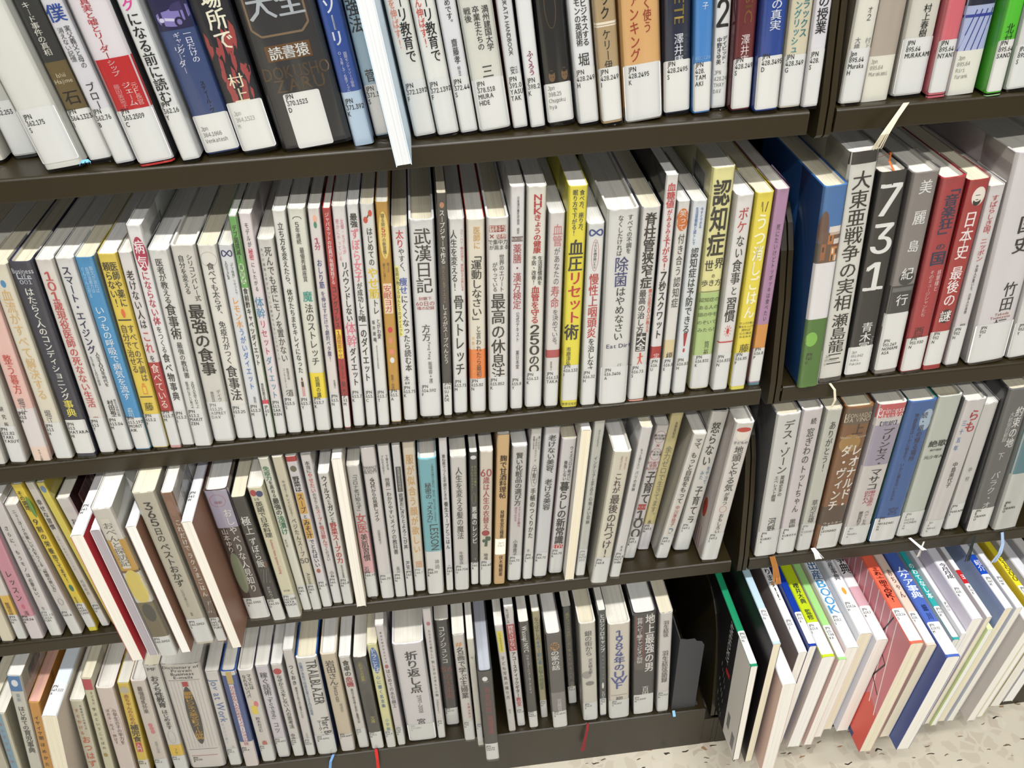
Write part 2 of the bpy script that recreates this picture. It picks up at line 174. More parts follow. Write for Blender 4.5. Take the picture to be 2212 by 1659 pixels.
 {'R':'B','p':[-338.0,1.6,0.8],'a':6.0,'w':14.6,'h':185.2,'c':'e4dece','E':[['e',172.6,166.4,-0.2,0.3,'4a90c0'],['t','血流がすべて解決する',165.0,64.0,0.0,0.5,'dcb878',0],['t','堀江',53.8,39.0,-0.1,0.34,'666',0]],'l':[40.9,3.0,-0.96,0.96,37.7,'JPN|613|H',0,0,0],'n':'cream book with faint gold title and blue drop, second shelf','d':128},
 {'R':'B','p':[-319.9,1.6,0.8],'a':5.35,'w':16.7,'h':185.3,'c':'2e3048','E':[['h','Business',178.1,0.0,4.0,'d8dce8'],['h','Life',174.0,0.0,4.0,'d8dce8'],['r',172.1,171.5,-0.6,0.6,'d8dce8'],['h','001',169.2,0.0,3.4,'d8dce8'],['t','はたらく人のコンディショニング',164.4,61.6,0.0,0.36,'f2f2ea',2],['t','事典',61.6,44.4,0.0,0.44,'f0e460',2]],'l':[41.3,5.3,-0.96,0.96,37.0,'JPN|613|HATARA|HI',0,0,0],'n':'dark navy book with white and yellow title, second shelf','d':128},
 {'R':'B','p':[-303.5,4.0,0.6],'a':5.02,'w':13.0,'h':184.5,'c':'e2ded8','E':[['t','101歳現役医師の死なない生活',175.2,50.1,0.0,0.5,'c84a50',2],['t','田',40.8,37.0,0.0,0.3,'b04040',0]],'l':[39.3,3.0,-0.96,0.96,36.1,'JPN|613|T',0,0,0],'n':'off-white book with red brush title, second shelf','d':128},
 {'R':'B','p':[-289.1,4.8,0.6],'a':4.84,'w':13.9,'h':183.7,'c':'e2e2e2','E':[['t','スマート・エイジング',177.3,100.5,-0.15,0.44,'1e2858',3],['t','人生100年時代を',102.0,68.7,0.3,0.24,'222',1],['t','生き抜く10の秘訣',98.3,69.8,-0.5,0.14,'333',0],['t','村田裕之',55.3,34.3,0.0,0.34,'222',2],['t','東北大学特任教授',56.0,35.9,0.6,0.16,'333',0]],'l':[38.1,3.0,-0.96,0.96,34.9,'JPN|613.043|M',0,0,0],'n':'white book with heavy navy blue title, second shelf','d':128},
 {'R':'B','p':[-273.9,3.3,0.5],'a':4.5,'w':13.7,'h':183.9,'c':'3f9ad0','E':[['t','いつもの呼吸で病気を流す',143.0,54.6,0.0,0.46,'f2f8fc',1],['t','酸欠が治れば',176.6,154.4,0.45,0.18,'c8e4f4',0],['t','自然治癒力は',176.0,154.4,0.0,0.18,'c8e4f4',0],['t','ぐんぐん上がる',176.1,150.3,-0.45,0.18,'c8e4f4',0],['t','森田',46.9,36.4,-0.1,0.3,'d8ecf8',1]],'l':[36.3,3.0,-0.96,0.96,36.0,'JPN|613.192|MORITA|AIK',0,0,0],'n':'bright sky blue book with white title, second shelf','d':128,'side':'cfd8dc'},
 {'R':'B','p':[-259.6,3.3,0.6],'a':5.1,'w':14.2,'h':185.0,'c':'e9d154','E':[['t','医師や薬に',178.4,140.4,0.4,0.36,'2a2418',2],['t','頼らない!',178.4,140.5,-0.35,0.36,'2a2418',2],['e',139.0,130.9,-0.15,0.25,'e07038'],['r',129.7,128.5,-0.7,0.7,'2a2418'],['t','すべての不調は',124.9,71.1,0.4,0.34,'5a4828',2],['t','自分で治せる',125.0,79.5,-0.35,0.34,'5a4828',2],['bottle',69.5,58.6,-0.2,0.3,'e09030'],['r',56.4,55.4,-0.7,0.7,'2a2418'],['t','藤',50.0,41.3,0.0,0.5,'4a3c18',0]],'l':[38.2,3.0,-0.96,0.96,36.6,'JPN|613.2|F',0,0,0],'n':'yellow book with pill and bottle drawings, second shelf','d':128},
 {'R':'B','p':[-247.2,3.6,0.4],'a':5.1,'w':10.0,'h':185.0,'c':'e6e2e2','E':[['t','老けない人は',170.3,119.7,0.0,0.52,'1c1c1c',2],['t','これ',118.1,96.4,0.0,0.62,'c82c2c',1],['t','を',96.4,87.6,0.0,0.4,'1c1c1c',1],['r',88.4,38.7,-1.0,1.0,'b42c30'],['t','食べている',86.8,42.2,0.0,0.6,'f4e8e0',1],['r',2.3,0.0,-1.0,1.0,'d8a0a0']],'l':[39.1,3.1,-0.96,0.96,38.8,'JPN|613.2|M',0,0,0],'n':'white book with red lower block and red kana, second shelf','d':128},
 {'R':'B','p':[-236.5,3.1,0.5],'a':5.12,'w':10.9,'h':205.2,'c':'ececec','E':[['e',196.2,168.7,-0.7,0.9,'b4184c'],['t','病気',194.3,169.4,0.1,0.62,'f8f0f4',2],['t','にならない体',168.7,121.8,0.0,0.48,'b81848',2],['t','をつくる',121.1,96.3,0.0,0.36,'222',1],['t','食べ物事典',96.3,49.1,0.0,0.5,'1a1a1a',2]],'l':[39.6,3.0,-0.96,0.96,36.4,'JPN|613.2|I',0,0,0],'n':'tall white book with crimson oval at its top, second shelf','d':148,'side':'e8e8e8','bar':1},
 {'R':'B','p':[-223.2,-0.6,0.7],'a':5.21,'w':14.6,'h':186.2,'c':'e4e4e2','E':[['t','医者が教える',179.4,141.7,-0.1,0.36,'222',1],['t','食事術',141.7,109.6,-0.05,0.52,'181818',2],['t','最強の教科書',107.2,72.8,0.0,0.3,'333',1],['t','20万人を診てわかった',69.4,41.3,0.4,0.18,'333',1],['t','医学的に正しい食べ方',69.6,41.5,-0.2,0.16,'333',1]],'l':[42.5,3.0,-0.96,0.96,39.3,'JPN|613.2|MAKITA|ZEN',0,0,0],'n':'white book with mixed-size black title, right of tall oval one','d':128},
 {'R':'B','p':[-205.9,2.6,0.8],'a':4.96,'w':17.8,'h':186.2,'c':'dad8d2','E':[['t','シリコンバレー式',179.2,139.9,0.4,0.24,'222',1],['t','自分を変える',178.6,145.8,-0.3,0.24,'222',1],['t','最強の食事',137.0,70.8,0.0,0.64,'151515',3],['t','デイヴ',56.3,44.3,0.4,0.18,'555',0],['t','栗原百代',54.8,42.8,-0.2,0.16,'666',0]],'l':[44.3,4.3,-0.96,0.96,41.1,'JPN|613.25|ASPREY|DAV',0,1,0],'n':'grey-cream book with very big bold black title, second shelf','d':128},
 {'R':'B','p':[-189.0,4.0,0.6],'a':4.85,'w':14.2,'h':184.3,'c':'e8e6e0','E':[['ring',178.9,166.6,-0.9,0.8,'b8b4ae'],['t','食べても太らず、',170.0,122.5,0.0,0.38,'222',1],['t','免疫力がつく',119.5,79.3,0.0,0.36,'222',1],['t','食事法',77.7,42.1,0.0,0.62,'1a1a24',2]],'l':[38.3,3.0,-0.96,0.96,35.1,'JPN|613.25|I',0,0,0],'n':'white book with a faint ring near its top, second shelf','d':128},
 {'R':'B','p':[-175.9,2.1,0.5],'a':5.02,'w':10.7,'h':184.4,'c':'e4e6ea','E':[['inf',180.0,174.6,-0.7,0.7,'1c2c6c'],['t','「デブ味覚」リセットで',171.2,143.0,0.4,0.2,'222',0],['t','10日で3kg',171.2,155.9,-0.35,0.2,'222',0],['t','レモン水',140.9,113.2,0.0,0.5,'f0a838',1],['t','うがいダイエット',113.2,53.2,0.1,0.4,'2878c0',1],['t','歯科医',46.3,36.7,0.2,0.2,'444',0]],'l':[39.6,3.0,-0.96,0.96,36.4,'JPN|613.25|M',0,0,0],'n':'white book with navy loop logo, orange and blue title, second shelf','d':128},
 {'R':'B','p':[-166.7,1.7,0.2],'a':4.83,'w':5.9,'h':207.1,'c':'e6e6e2','E':[['r',205.8,148.3,-1.0,1.0,'6cae5c'],['t','デブ菌撲滅!',199.4,170.7,0.0,0.62,'1a3414',2],['e',168.7,162.4,-0.7,0.7,'cfe8c0'],['e',162.4,156.8,-0.7,0.7,'cfe8c0'],['e',156.8,151.5,-0.7,0.7,'cfe8c0'],['t','藤田式',168.4,151.5,0.0,0.5,'2c6c2c',1],['t','食前酢キャベツダイエット',148.3,77.0,0.0,0.62,'181818',3],['t','東京医科歯科大学',59.5,42.3,0.0,0.4,'222',2],['r',42.3,36.7,-1.0,1.0,'d84060']],'l':[38.5,3.0,-0.96,0.96,35.3,'JPN|613|F',0,0,0],'n':'slim book with green upper spine and white lower, second shelf','d':148,'side':'a8c898'},
 {'R':'B','p':[-158.8,5.0,0.4],'a':4.83,'w':9.5,'h':205.7,'c':'e8dfe2','E':[['t','モデルが',198.8,178.9,0.0,0.3,'222',1],['t','秘密',178.2,168.6,0.0,0.36,'d03050',2],['t','にしたがる',167.3,141.7,0.0,0.28,'222',1],['t','体幹',137.3,117.9,0.0,0.7,'4090b8',1],['t','リセット',117.1,83.3,0.0,0.5,'c03850',1],['t','ダイエット',82.5,39.4,0.0,0.5,'3a98b0',1]],'l':[39.5,3.0,-0.96,0.96,36.3,'JPN|613.2|SAKU|KEN',0,0,0],'n':'pale pink slim book with blue and red title, second shelf','d':148},
 {'R':'B','p':[-147.2,4.6,0.5],'a':4.81,'w':12.2,'h':184.8,'c':'dcdad6','E':[['t','死んでも床にモノを置かない',178.5,75.5,0.15,0.42,'2a2a2a',1],['t','片づけ掃除上手がやっている絶対やらないことのルール',177.9,77.3,-0.6,0.14,'555',0],['t','整理収納',69.6,57.9,0.3,0.16,'444',0],['t','コンサルタント',69.8,49.4,-0.2,0.14,'444',0],['t','須',48.0,38.9,0.1,0.5,'222',0]],'l':[41.2,3.0,-0.96,0.96,38.0,'JPN|613.5|S',0,0,0],'n':'grey-white book with thin brush-like long title, second shelf','d':128},
 {'R':'B','p':[-135.2,4.5,0.4],'a':4.86,'w':9.9,'h':205.9,'c':'e6e6e2','E':[['t','立ち方を変えたら、体がたちまちキレイになった',196.7,63.4,0.0,0.42,'1c1c1c',2],['lady',59.2,37.6,-0.3,0.3,'d8a0a0']],'l':[39.8,3.0,-0.96,0.96,36.6,'JPN|613.7|Y',0,0,0],'n':'white book with small standing woman drawing near foot, second shelf','d':148},
 {'R':'B','p':[-122.9,3.7,0.5],'a':4.89,'w':12.8,'h':206.7,'c':'e4e4da','E':[['arc',200.3,196.4,-0.5,0.5,'333'],['t','5年連続',196.4,178.5,-0.1,0.26,'2a2a2a',1],['t','最優秀講座賞',176.0,147.1,0.1,0.26,'2a2a2a',1],['t','魔',139.1,129.5,0.1,0.56,'1a9c90',2],['t','法のストレッチ',128.0,69.8,0.1,0.5,'1a1a1a',1],['r',62.6,36.5,-1.0,1.0,'f0dc30'],['t','話題の講',58.9,37.4,0.0,0.28,'222',2]],'l':[36.8,3.0,-0.96,0.96,36.6,'JPN|613.7|K',0,0,0],'n':'white book with yellow block at its lower spine, second shelf','d':148},
 {'R':'B','p':[-110.7,4.6,0.4],'a':4.86,'w':9.0,'h':205.3,'c':'e4dedc','E':[['e',200.1,194.2,-0.3,0.4,'f0b8a0'],['e',194.9,189.6,-0.25,0.3,'3a8c6c'],['t','1分',182.3,172.1,0.0,0.5,'b81c60',2],['t','おしり筋',164.5,139.6,0.0,0.44,'1c2c80',2],['t','を伸ばすだけで劇的ペタ腹!',137.4,72.0,0.0,0.36,'1c2470',1],['t','骨盤矯正',53.4,44.8,0.3,0.2,'555',0]],'l':[40.1,3.0,-0.96,0.96,36.9,'JPN|613.|N',0,0,0],'n':'white book with peach figure and navy title, second shelf','d':148},
 {'R':'B','p':[-102.3,3.7,0.3],'a':5.03,'w':6.2,'h':205.2,'c':'b8242c','E':[['t','ジャパネットの社員が毎朝実践する',201.8,143.0,0.0,0.5,'f4e0e0',2],['t','コングブレス',141.5,103.1,0.0,0.62,'3a0c10',3],['r',102.3,74.7,-0.8,0.8,'f0dc40'],['t','1週間即やせ',101.5,75.0,0.0,0.62,'b82020',1],['t','プログラム',73.7,54.0,0.0,0.5,'4a1014',1],['t','美木',52.3,37.6,0.0,0.7,'4a1014',1]],'l':[36.9,3.0,-0.96,0.96,36.6,'JPN|613|M',0,0,0],'n':'slim red book with yellow patch in its middle, second shelf','d':148},
 {'R':'B','p':[-92.6,5.0,0.4],'a':4.72,'w':10.3,'h':205.1,'c':'e6e4e4','E':[['t','女優・モデルが',195.1,166.6,0.3,0.24,'e08aa0',1],['t','密かにやっている',195.2,161.1,-0.4,0.24,'e08aa0',1],['t','リバウンドしない',160.3,107.2,0.1,0.48,'161616',3],['t','体幹',107.2,83.4,0.1,0.8,'e07890',1],['t','ダイエット',82.6,44.8,0.1,0.5,'161616',3]],'l':[41.5,3.0,-0.96,0.96,38.3,'JPN|613.71|K',0,0,0],'n':'white book with pink and black title, right of the red slim one','d':148},
 {'R':'B','p':[-82.0,4.6,0.3],'a':4.52,'w':8.8,'h':205.8,'c':'e8e8e8','E':[['t','最強',198.7,187.5,0.0,0.62,'111',3],['t','ずぼら女子',186.8,142.4,0.0,0.7,'e88a98',3],['t','が成功した',141.9,112.5,0.0,0.5,'161616',2],['t','唯一',112.5,100.1,0.0,0.7,'161616',3],['t','のダイエット',100.1,48.2,0.0,0.6,'161616',3]],'l':[40.5,3.0,-0.96,0.96,37.3,'JPN|613.7|C',0,0,0],'n':'slim white book with thick pink kana in black title, second shelf','d':148},
 {'R':'B','p':[-71.5,2.5,0.4],'a':4.44,'w':10.0,'h':206.0,'c':'e6e6e4','E':[['bell',201.2,190.8,-0.7,0.7,'cc4a30'],['t','はじめての',187.5,156.0,0.1,0.46,'161616',2],['t','やせ筋',154.6,127.7,0.1,0.8,'e8cc20',3],['t','トレ',127.0,113.4,0.2,0.5,'161616',2],['t','とがわ愛',109.5,90.7,0.4,0.3,'222',2],['t','坂井建雄',108.9,87.6,-0.4,0.24,'222',2],['t','監修 順天堂大学医学部教授',91.6,61.3,-0.2,0.14,'666',0]],'l':[40.8,3.0,-0.96,0.96,37.6,'JPN|613.7|T',0,0,0],'n':'white book with red dumbbell drawing at top, second shelf','d':148},
 {'R':'B','p':[-60.8,4.8,0.4],'a':4.36,'w':9.6,'h':205.3,'c':'c99a34','E':[['e',197.9,159.4,-0.75,0.85,'ecd67c'],['t','寝る前',196.2,186.0,0.0,0.3,'5a3c10',1],['t','5分',185.6,177.3,0.0,0.36,'b82828',2],['t','の新習慣!',177.0,160.1,0.0,0.3,'5a3c10',1],['t','極上の',156.5,147.9,0.4,0.2,'5a3c10',0],['t','眠りに導く',155.9,140.8,-0.3,0.2,'5a3c10',0],['r',138.6,111.6,-0.7,0.75,'f0dcc0'],['t','安眠ヨガ',137.1,112.4,0.0,0.66,'c03a30',1],['e',99.1,93.6,-0.4,0.4,'d02840'],['e',89.6,83.2,-0.4,0.3,'e09070'],['e',78.3,72.5,-0.4,0.4,'e88878'],['e',70.0,64.2,-0.4,0.4,'e8e8e8'],['t','監修・内田',52.4,37.6,-0.2,0.24,'5a3c10',1]],'l':[36.4,3.0,-0.96,0.96,35.8,'JPN|613.|A',0,0,0],'n':'golden mustard book with small flowers down spine, second shelf','d':148},
 {'R':'B','p':[-48.5,5.7,0.4],'a':4.08,'w':12.0,'h':184.6,'c':'e8e8e8','E':[['t','太り',181.7,166.7,0.0,0.5,'c82830',2],['t','やすく、',166.7,143.3,0.1,0.4,'222',1],['t','痩せ',141.8,127.1,0.1,0.54,'2850a8',2],['t','にくくなったら読む本',126.3,53.5,0.15,0.46,'1c1c1c',2],['r',152.0,88.5,-0.9,-0.35,'f4ec90'],['t','医師が教えるほんとうのダイエット',150.6,88.5,-0.62,0.2,'333',1],['t','木村',49.3,37.2,-0.2,0.36,'222',1]],'l':[40.3,3.0,-0.96,0.96,37.1,'JPN|613.712|K',0,0,0],'n':'white book with red and blue words, yellow side strip, second shelf','d':128},
 {'R':'B','p':[-31.0,7.5,0.6],'a':3.75,'w':19.3,'h':187.1,'c':'e4e5e5','E':[['t','武漢日記',180.2,124.7,0.0,0.66,'161616',1],['h','封鎖下',120.1,0.0,3.4,'b04038'],['h','60日の',115.6,0.0,3.4,'b04038'],['h','魂の記録',111.4,0.0,3.4,'b04038'],['t','方方',96.1,80.1,-0.05,0.36,'222',1],['v','Fang Fang',79.1,61.7,0.15,0.12,'333',0],['t','飯塚容+渡辺',60.0,34.1,0.15,0.17,'333',0]],'l':[37.7,3.0,-0.96,0.96,34.5,'JPN|614.592|F',0,0,0],'n':'thick white book with four large elegant black characters, second shelf','d':128},
 {'R':'B','p':[-16.4,6.0,0.3],'a':3.88,'w':8.1,'h':207.5,'c':'3a3634','E':[['e',200.4,195.8,-0.4,0.5,'c08860'],['t','スープジャーで作る',194.5,150.0,0.0,0.5,'f4f0e8',2],['t','冷えとり&ダイエット',148.8,115.2,0.0,0.34,'b89870',1],['t','しょうがスープべんとう',114.5,57.2,0.0,0.5,'f4f0e8',1]],'l':[37.7,3.0,-0.96,0.96,36.9,'JPN|615|SU|JA|DE',0,0,0],'n':'slim dark brown book with white title, taller than neighbours','d':148},
 {'R':'B','p':[-5.2,8.4,0.4],'a':3.68,'w':12.4,'h':184.9,'c':'e4e4e2','E':[['t','人生を変える!',176.2,123.9,-0.4,0.4,'1a1a1a',2],['t','コリ・ハリ・痛みが消え、疲れ知らずの体になる',176.6,123.6,0.6,0.18,'c04848',1],['t','骨ストレッチ',120.0,41.9,0.05,0.66,'161616',2]],'l':[39.2,3.0,-0.96,0.96,36.0,'JPN|613.71|M',0,0,0],'n':'white book with red side note and bold lower title, second shelf','d':128},
 {'R':'B','p':[10.0,7.5,0.4],'a':3.35,'w':14.2,'h':183.6,'c':'e8e2d4','E':[['t','医師に',177.7,159.0,0.1,0.38,'d8a850',1],['t','「運動しなさい」',158.4,90.8,0.0,0.58,'161616',2],['r',67.4,37.6,-1.0,1.0,'ec8838'],['t','と言われたら最初に',90.7,32.6,0.15,0.3,'1a1a1a',1],['t','中野ジェームズ修一',80.5,38.2,-0.5,0.16,'e0b060',1]],'l':[37.6,3.0,-0.96,0.96,35.4,'JPN|615.82|N',0,0,0],'n':'cream book with orange lower block, second shelf','d':128,'side':'c83a20'},
 {'R':'B','p':[27.3,4.8,0.4],'a':3.0,'w':16.8,'h':184.5,'c':'e4e2de','E':[['r',178.4,173.0,-0.8,0.7,'98302c'],['h','脳科学',175.7,0.0,5.5,'f4e8e0'],['r',171.2,167.0,-0.1,0.75,'98302c'],['h','瞑想',169.1,0.3,5.0,'f4e8e0'],['h','×',169.5,-0.55,5.0,'98302c'],['h','で集中力',164.7,0.0,4.4,'333'],['h','が高まる',160.2,0.1,4.2,'333'],['t','世界のエリート',154.4,121.5,0.35,0.24,'222',1],['t','がやっている',147.6,121.8,-0.3,0.24,'222',1],['t','最高の休息法',120.1,34.3,0.0,0.68,'141414',2]],'l':[39.6,3.0,-0.96,0.96,36.4,'JPN|615.852|K',0,0,0],'n':'white book with dark red boxes above huge title, second shelf','d':128},
 {'R':'B','p':[43.1,6.4,0.3],'a':2.64,'w':11.2,'h':207.0,'c':'e2e0e2','E':[['t','日本漢方養生学協会 認定',199.2,169.1,0.1,0.18,'333',1],['r',167.0,162.9,-0.8,0.8,'5a4440'],['h','全改訂版',164.9,0.0,3.0,'f0e8e8'],['t','薬膳・漢方検定',160.8,103.0,0.0,0.6,'b04048',1],['t','公式テキスト',100.6,71.6,0.1,0.26,'333',1],['t','薬日本堂',63.2,44.4,0.1,0.26,'333',1]],'l':[36.5,3.0,-0.96,0.96,33.3,'JPN|615.8|Y',0,0,0],'n':'tall white book with muted red herbal title, second shelf','d':148},
 {'R':'B','p':[57.8,6.5,0.3],'a':2.51,'w':15.1,'h':205.6,'c':'e6e4dc','E':[['t','NHKきょうの健康',199.7,151.3,0.1,0.4,'c02020',3],['t','生活習慣病を',149.0,123.3,0.45,0.24,'222',2],['t','予防・改善!',149.3,124.3,-0.2,0.24,'222',2],['t','血管を守る',122.7,87.7,0.0,0.44,'c02020',3],['t','250のQ',87.2,36.4,0.0,0.6,'111',3]],'l':[40.2,3.0,-0.96,0.96,37.0,'JPN|616.13|K',0,0,0],'n':'tall cream book with red heading and huge numerals, second shelf','d':148},
 {'R':'B','p':[73.2,4.9,0.3],'a':2.47,'w':12.6,'h':184.1,'c':'e0dcda','E':[['t','血管',175.1,156.3,0.1,0.6,'cc7074',0],['t','があなたの',155.6,122.8,0.1,0.38,'444',0],['t','寿命',122.1,101.3,0.0,0.56,'b84448',0],['t','を決めている。',100.5,63.2,0.15,0.4,'444',0],['r',61.2,53.4,-1.0,1.0,'b84c50'],['t','医学博士',49.7,40.2,-0.2,0.14,'444',0]],'l':[40.4,3.0,-0.96,0.96,37.2,'JPN|616.13|TAKAH',0,0,0],'n':'white book with thin pink title and red stripe, second shelf','d':128},
 {'R':'B','p':[88.4,1.2,0.3],'a':2.15,'w':14.9,'h':205.6,'c':'eee23c','E':[['t','食べ方、座り方、',202.4,167.1,0.4,0.26,'222',2],['t','眠り方で下がる!',202.7,166.1,-0.3,0.26,'222',2],['t','血圧',162.5,135.3,0.0,0.74,'141414',3],['t','リセット',135.3,87.7,0.05,0.74,'c82020',3],['t','術',87.0,71.6,-0.1,0.78,'141414',3],['t','市原淳弘',65.1,46.4,-0.35,0.26,'222',2],['h','世界文化社',5.1,0.0,3.6,'333']],'l':[46.7,9.3,-0.97,0.97,45.6,'JPN|616.132|I',0,0,0],'n':'bright lemon yellow book with huge red kana, second shelf','d':148,'side':'d8d040'},
 {'R':'B','p':[104.9,1.5,0.2],'a':1.57,'w':13.5,'h':174.4,'c':'e6e8e6','E':[['inf',169.6,164.1,-0.75,0.75,'20408c'],['ring',161.3,134.0,-0.45,0.45,'c02c2c'],['t','つらい不調が続いたら',159.6,136.2,0.0,0.18,'333',2],['t','慢性上咽頭炎',131.8,71.7,0.0,0.58,'c02c2c',2],['t','を治しなさ',71.6,36.7,0.05,0.42,'1c1c1c',2]],'l':[40.1,3.0,-0.96,0.96,36.9,'JPN|616.32|H',0,0,0],'n':'white book with blue loop logo and red bubble, second shelf','d':128},
 {'R':'B','p':[126.2,-0.3,0.2],'a':1.01,'w':24.5,'h':184.9,'c':'e0e0de','E':[['t','すべての不調を',180.3,147.7,0.45,0.17,'222',1],['t','なくしたければ',180.2,146.1,-0.15,0.17,'222',1],['t','除菌',145.2,118.6,0.05,0.44,'1c2474',1],['t','はやめなさい',118.6,67.8,0.1,0.32,'222',1],['h','Eat Dirt',62.7,0.2,4.0,'2c2c60'],['t','ジ',45.5,38.6,0.3,0.14,'333',0]],'l':[41.9,3.0,-0.96,0.96,38.7,'JPN|616.3406|A',0,0,0],'n':'broad white book with navy blue characters in mid title, second shelf','d':128},
 {'R':'B','p':[147.7,2.6,0.1],'a':1.1,'w':14.9,'h':183.3,'c':'e2e0de','E':[['t','脊柱管狭窄症',178.6,113.1,0.0,0.62,'141414',3],['t','最高の治し方',112.5,71.1,-0.25,0.4,'141414',2],['t','腰の名医20人が教える',112.7,71.3,0.6,0.2,'d0583c',2],['r',71.0,52.8,-0.6,0.55,'1a1a1a'],['t','大全',70.1,53.3,-0.02,0.5,'f4f4f4',3],['man',51.5,38.6,-0.3,0.4,'d04c38'],['r',38.6,37.5,-1.0,1.0,'d04c38'],['r',1.6,0.0,-1.0,1.0,'e0a090']],'l':[39.4,3.0,-0.96,0.96,36.2,'JPN|616.73|S',0,0,0],'n':'white book with black boxed characters and red running figure','d':128},
 {'R':'B','p':[161.9,4.4,0.1],'a':1.06,'w':9.9,'h':206.3,'c':'e6e4e4','E':[['t','血糖値',200.1,179.8,0.0,0.66,'c42028',2],['t','がみるみる',179.1,153.5,0.05,0.4,'c42028',2],['t','下がる!',154.2,127.3,0.0,0.6,'c42028',2],['t','7秒スクワット',126.5,62.3,0.0,0.6,'141414',3],['r',54.7,40.0,-1.0,1.0,'b01c24'],['t','宇',47.8,40.8,0.1,0.5,'f0d0d0',1]],'l':[42.9,3.0,-0.96,0.96,39.7,'JPN|616.|U',0,0,0],'n':'tall slim white book with red upper title and dark side','d':148,'side':'2c2a30'},
 {'R':'B','p':[173.6,5.5,0.1],'a':0.85,'w':10.1,'h':184.2,'c':'e2e0dc','E':[['e',178.3,159.6,-0.95,0.95,'d07020'],['t','笑って',176.9,159.9,0.0,0.54,'f8ece0',1],['t','付き合う',157.5,120.1,0.1,0.52,'3a3a3a',1],['t','認知症',119.4,90.5,0.1,0.56,'3a3a3a',1],['r',59.3,38.3,-1.0,1.0,'dccca4'],['t','榎',46.5,38.6,0.1,0.6,'2a2a2a',1]],'l':[41.1,3.0,-0.96,0.96,37.9,'JPN|616.8|E',0,0,0],'n':'white book with an orange oval near its top, second shelf','d':128},
 {'R':'B','p':[186.2,5.2,0.1],'a':0.69,'w':12.2,'h':183.6,'c':'e2e6ea','E':[['t','今すぐできる',178.0,160.5,0.35,0.2,'2868b0',2],['t','生活習慣術と認トレで',178.3,146.6,-0.3,0.2,'2868b0',2],['t','認知症は予防できる',144.2,64.0,0.0,0.5,'141414',2],['excl',64.8,45.2,-0.3,0.3,'b01828']],'l':[40.9,3.0,-0.96,0.96,37.7,'JPN|616.831|H',0,0,0],'n':'white book ending in a big red exclamation mark, second shelf','d':128},
 {'R':'B','p':[205.2,8.5,0.0],'a':0.04,'w':18.1,'h':206.8,'c':'ebe6a6','E':[['t','認知症',196.9,132.6,0.0,0.74,'16160e',3],['t','世',130.0,119.5,-0.4,0.4,'222',2],['t','界',131.4,121.6,0.5,0.4,'222',2],['t','の',117.5,113.6,0.1,0.16,'222',2],['h','歩き方',109.1,0.0,6.5,'222218'],['r',101.6,100.6,-0.9,0.9,'7a8a50'],['r',100.0,38.0,-1.0,1.0,'b5cc88'],['h','認知症の',93.4,0.0,4.4,'3a4420'],['h','ある人の',86.1,0.0,4.4,'3a4420'],['h','頭の中を',79.1,0.0,4.4,'3a4420'],['h','のぞいて',71.4,0.0,4.4,'3a4420'],['h','みたら?',63.9,0.0,4.4,'3a4420'],['t','筧裕',52.5,36.9,0.25,0.24,'3a4420',1]],'l':[38.4,3.0,-0.96,0.96,36.3,'JPN|616.831|K',0,0,0],'n':'thick pale yellow and green book with giant black title','d':148,'side':'e4deb0','bar':1},
 {'R':'B','p':[222.2,3.9,0.0],'a':0.08,'w':14.4,'h':185.8,'c':'e6e4e2','E':[['t','ボケ',175.6,153.7,0.0,0.54,'c03038',1],['t','ない',152.2,131.9,0.05,0.46,'222',1],['t','食事',131.1,108.4,0.05,0.56,'222',1],['t','と',106.8,98.2,0.1,0.4,'222',1],['t','習慣',96.7,72.4,0.0,0.62,'222',2],['e',66.6,60.7,-0.15,0.2,'c83030'],['sun',69.6,57.8,-0.45,0.5,'c83030'],['r',53.4,52.1,-1.0,1.0,'c83030']],'l':[41.1,3.0,-0.96,0.96,37.9,'JPN|616.831|N',0,0,0],'n':'white book with small red sun drawing near foot, second shelf','d':128},
 {'R':'B','p':[238.5,4.2,0.0],'a':-0.24,'w':14.4,'h':185.9,'c':'efdf48','E':[['fork',178.4,170.2,-0.3,0.4,'6a5a10'],['t','うつ',168.8,141.1,0.0,0.66,'fdfbe0',3],['t','消しごはん',141.1,73.7,0.05,0.6,'fdfbe0',3],['h','タンパク質と',69.6,0.0,2.6,'5a5010'],['h','鉄をたっぷり',66.2,0.0,2.6,'5a5010'],['h','摂れば',62.9,0.0,2.6,'5a5010'],['h','心と体は',59.5,0.0,2.6,'5a5010'],['h','みるみる',56.1,0.0,2.6,'5a5010'],['t','藤',48.3,39.6,0.1,0.6,'6a6020',1],['r',2.7,0.0,-1.0,1.0,'e8e060']],'l':[39.7,3.7,-0.96,0.96,37.9,'JPN|616.85|F',0,0,0],'n':'yellow book with white outlined title and cutlery drawing','d':128},
 {'R':'B','p':[254.6,7.5,0.1],'a':-0.72,'w':11.5,'h':185.9,'c':'b78cb2','E':[['t','死にたいけどトッポッキは食べたい',156.8,67.1,0.1,0.28,'3a2a38',0],['r',64.2,39.8,-1.0,1.0,'d89848'],['r',2.7,0.0,-1.0,1.0,'5a8a90']],'l':[40.2,4.2,-0.96,0.96,39.1,'JPN|616.852|P',0,0,0],'n':'lilac book with orange band at right end of second shelf','d':128},
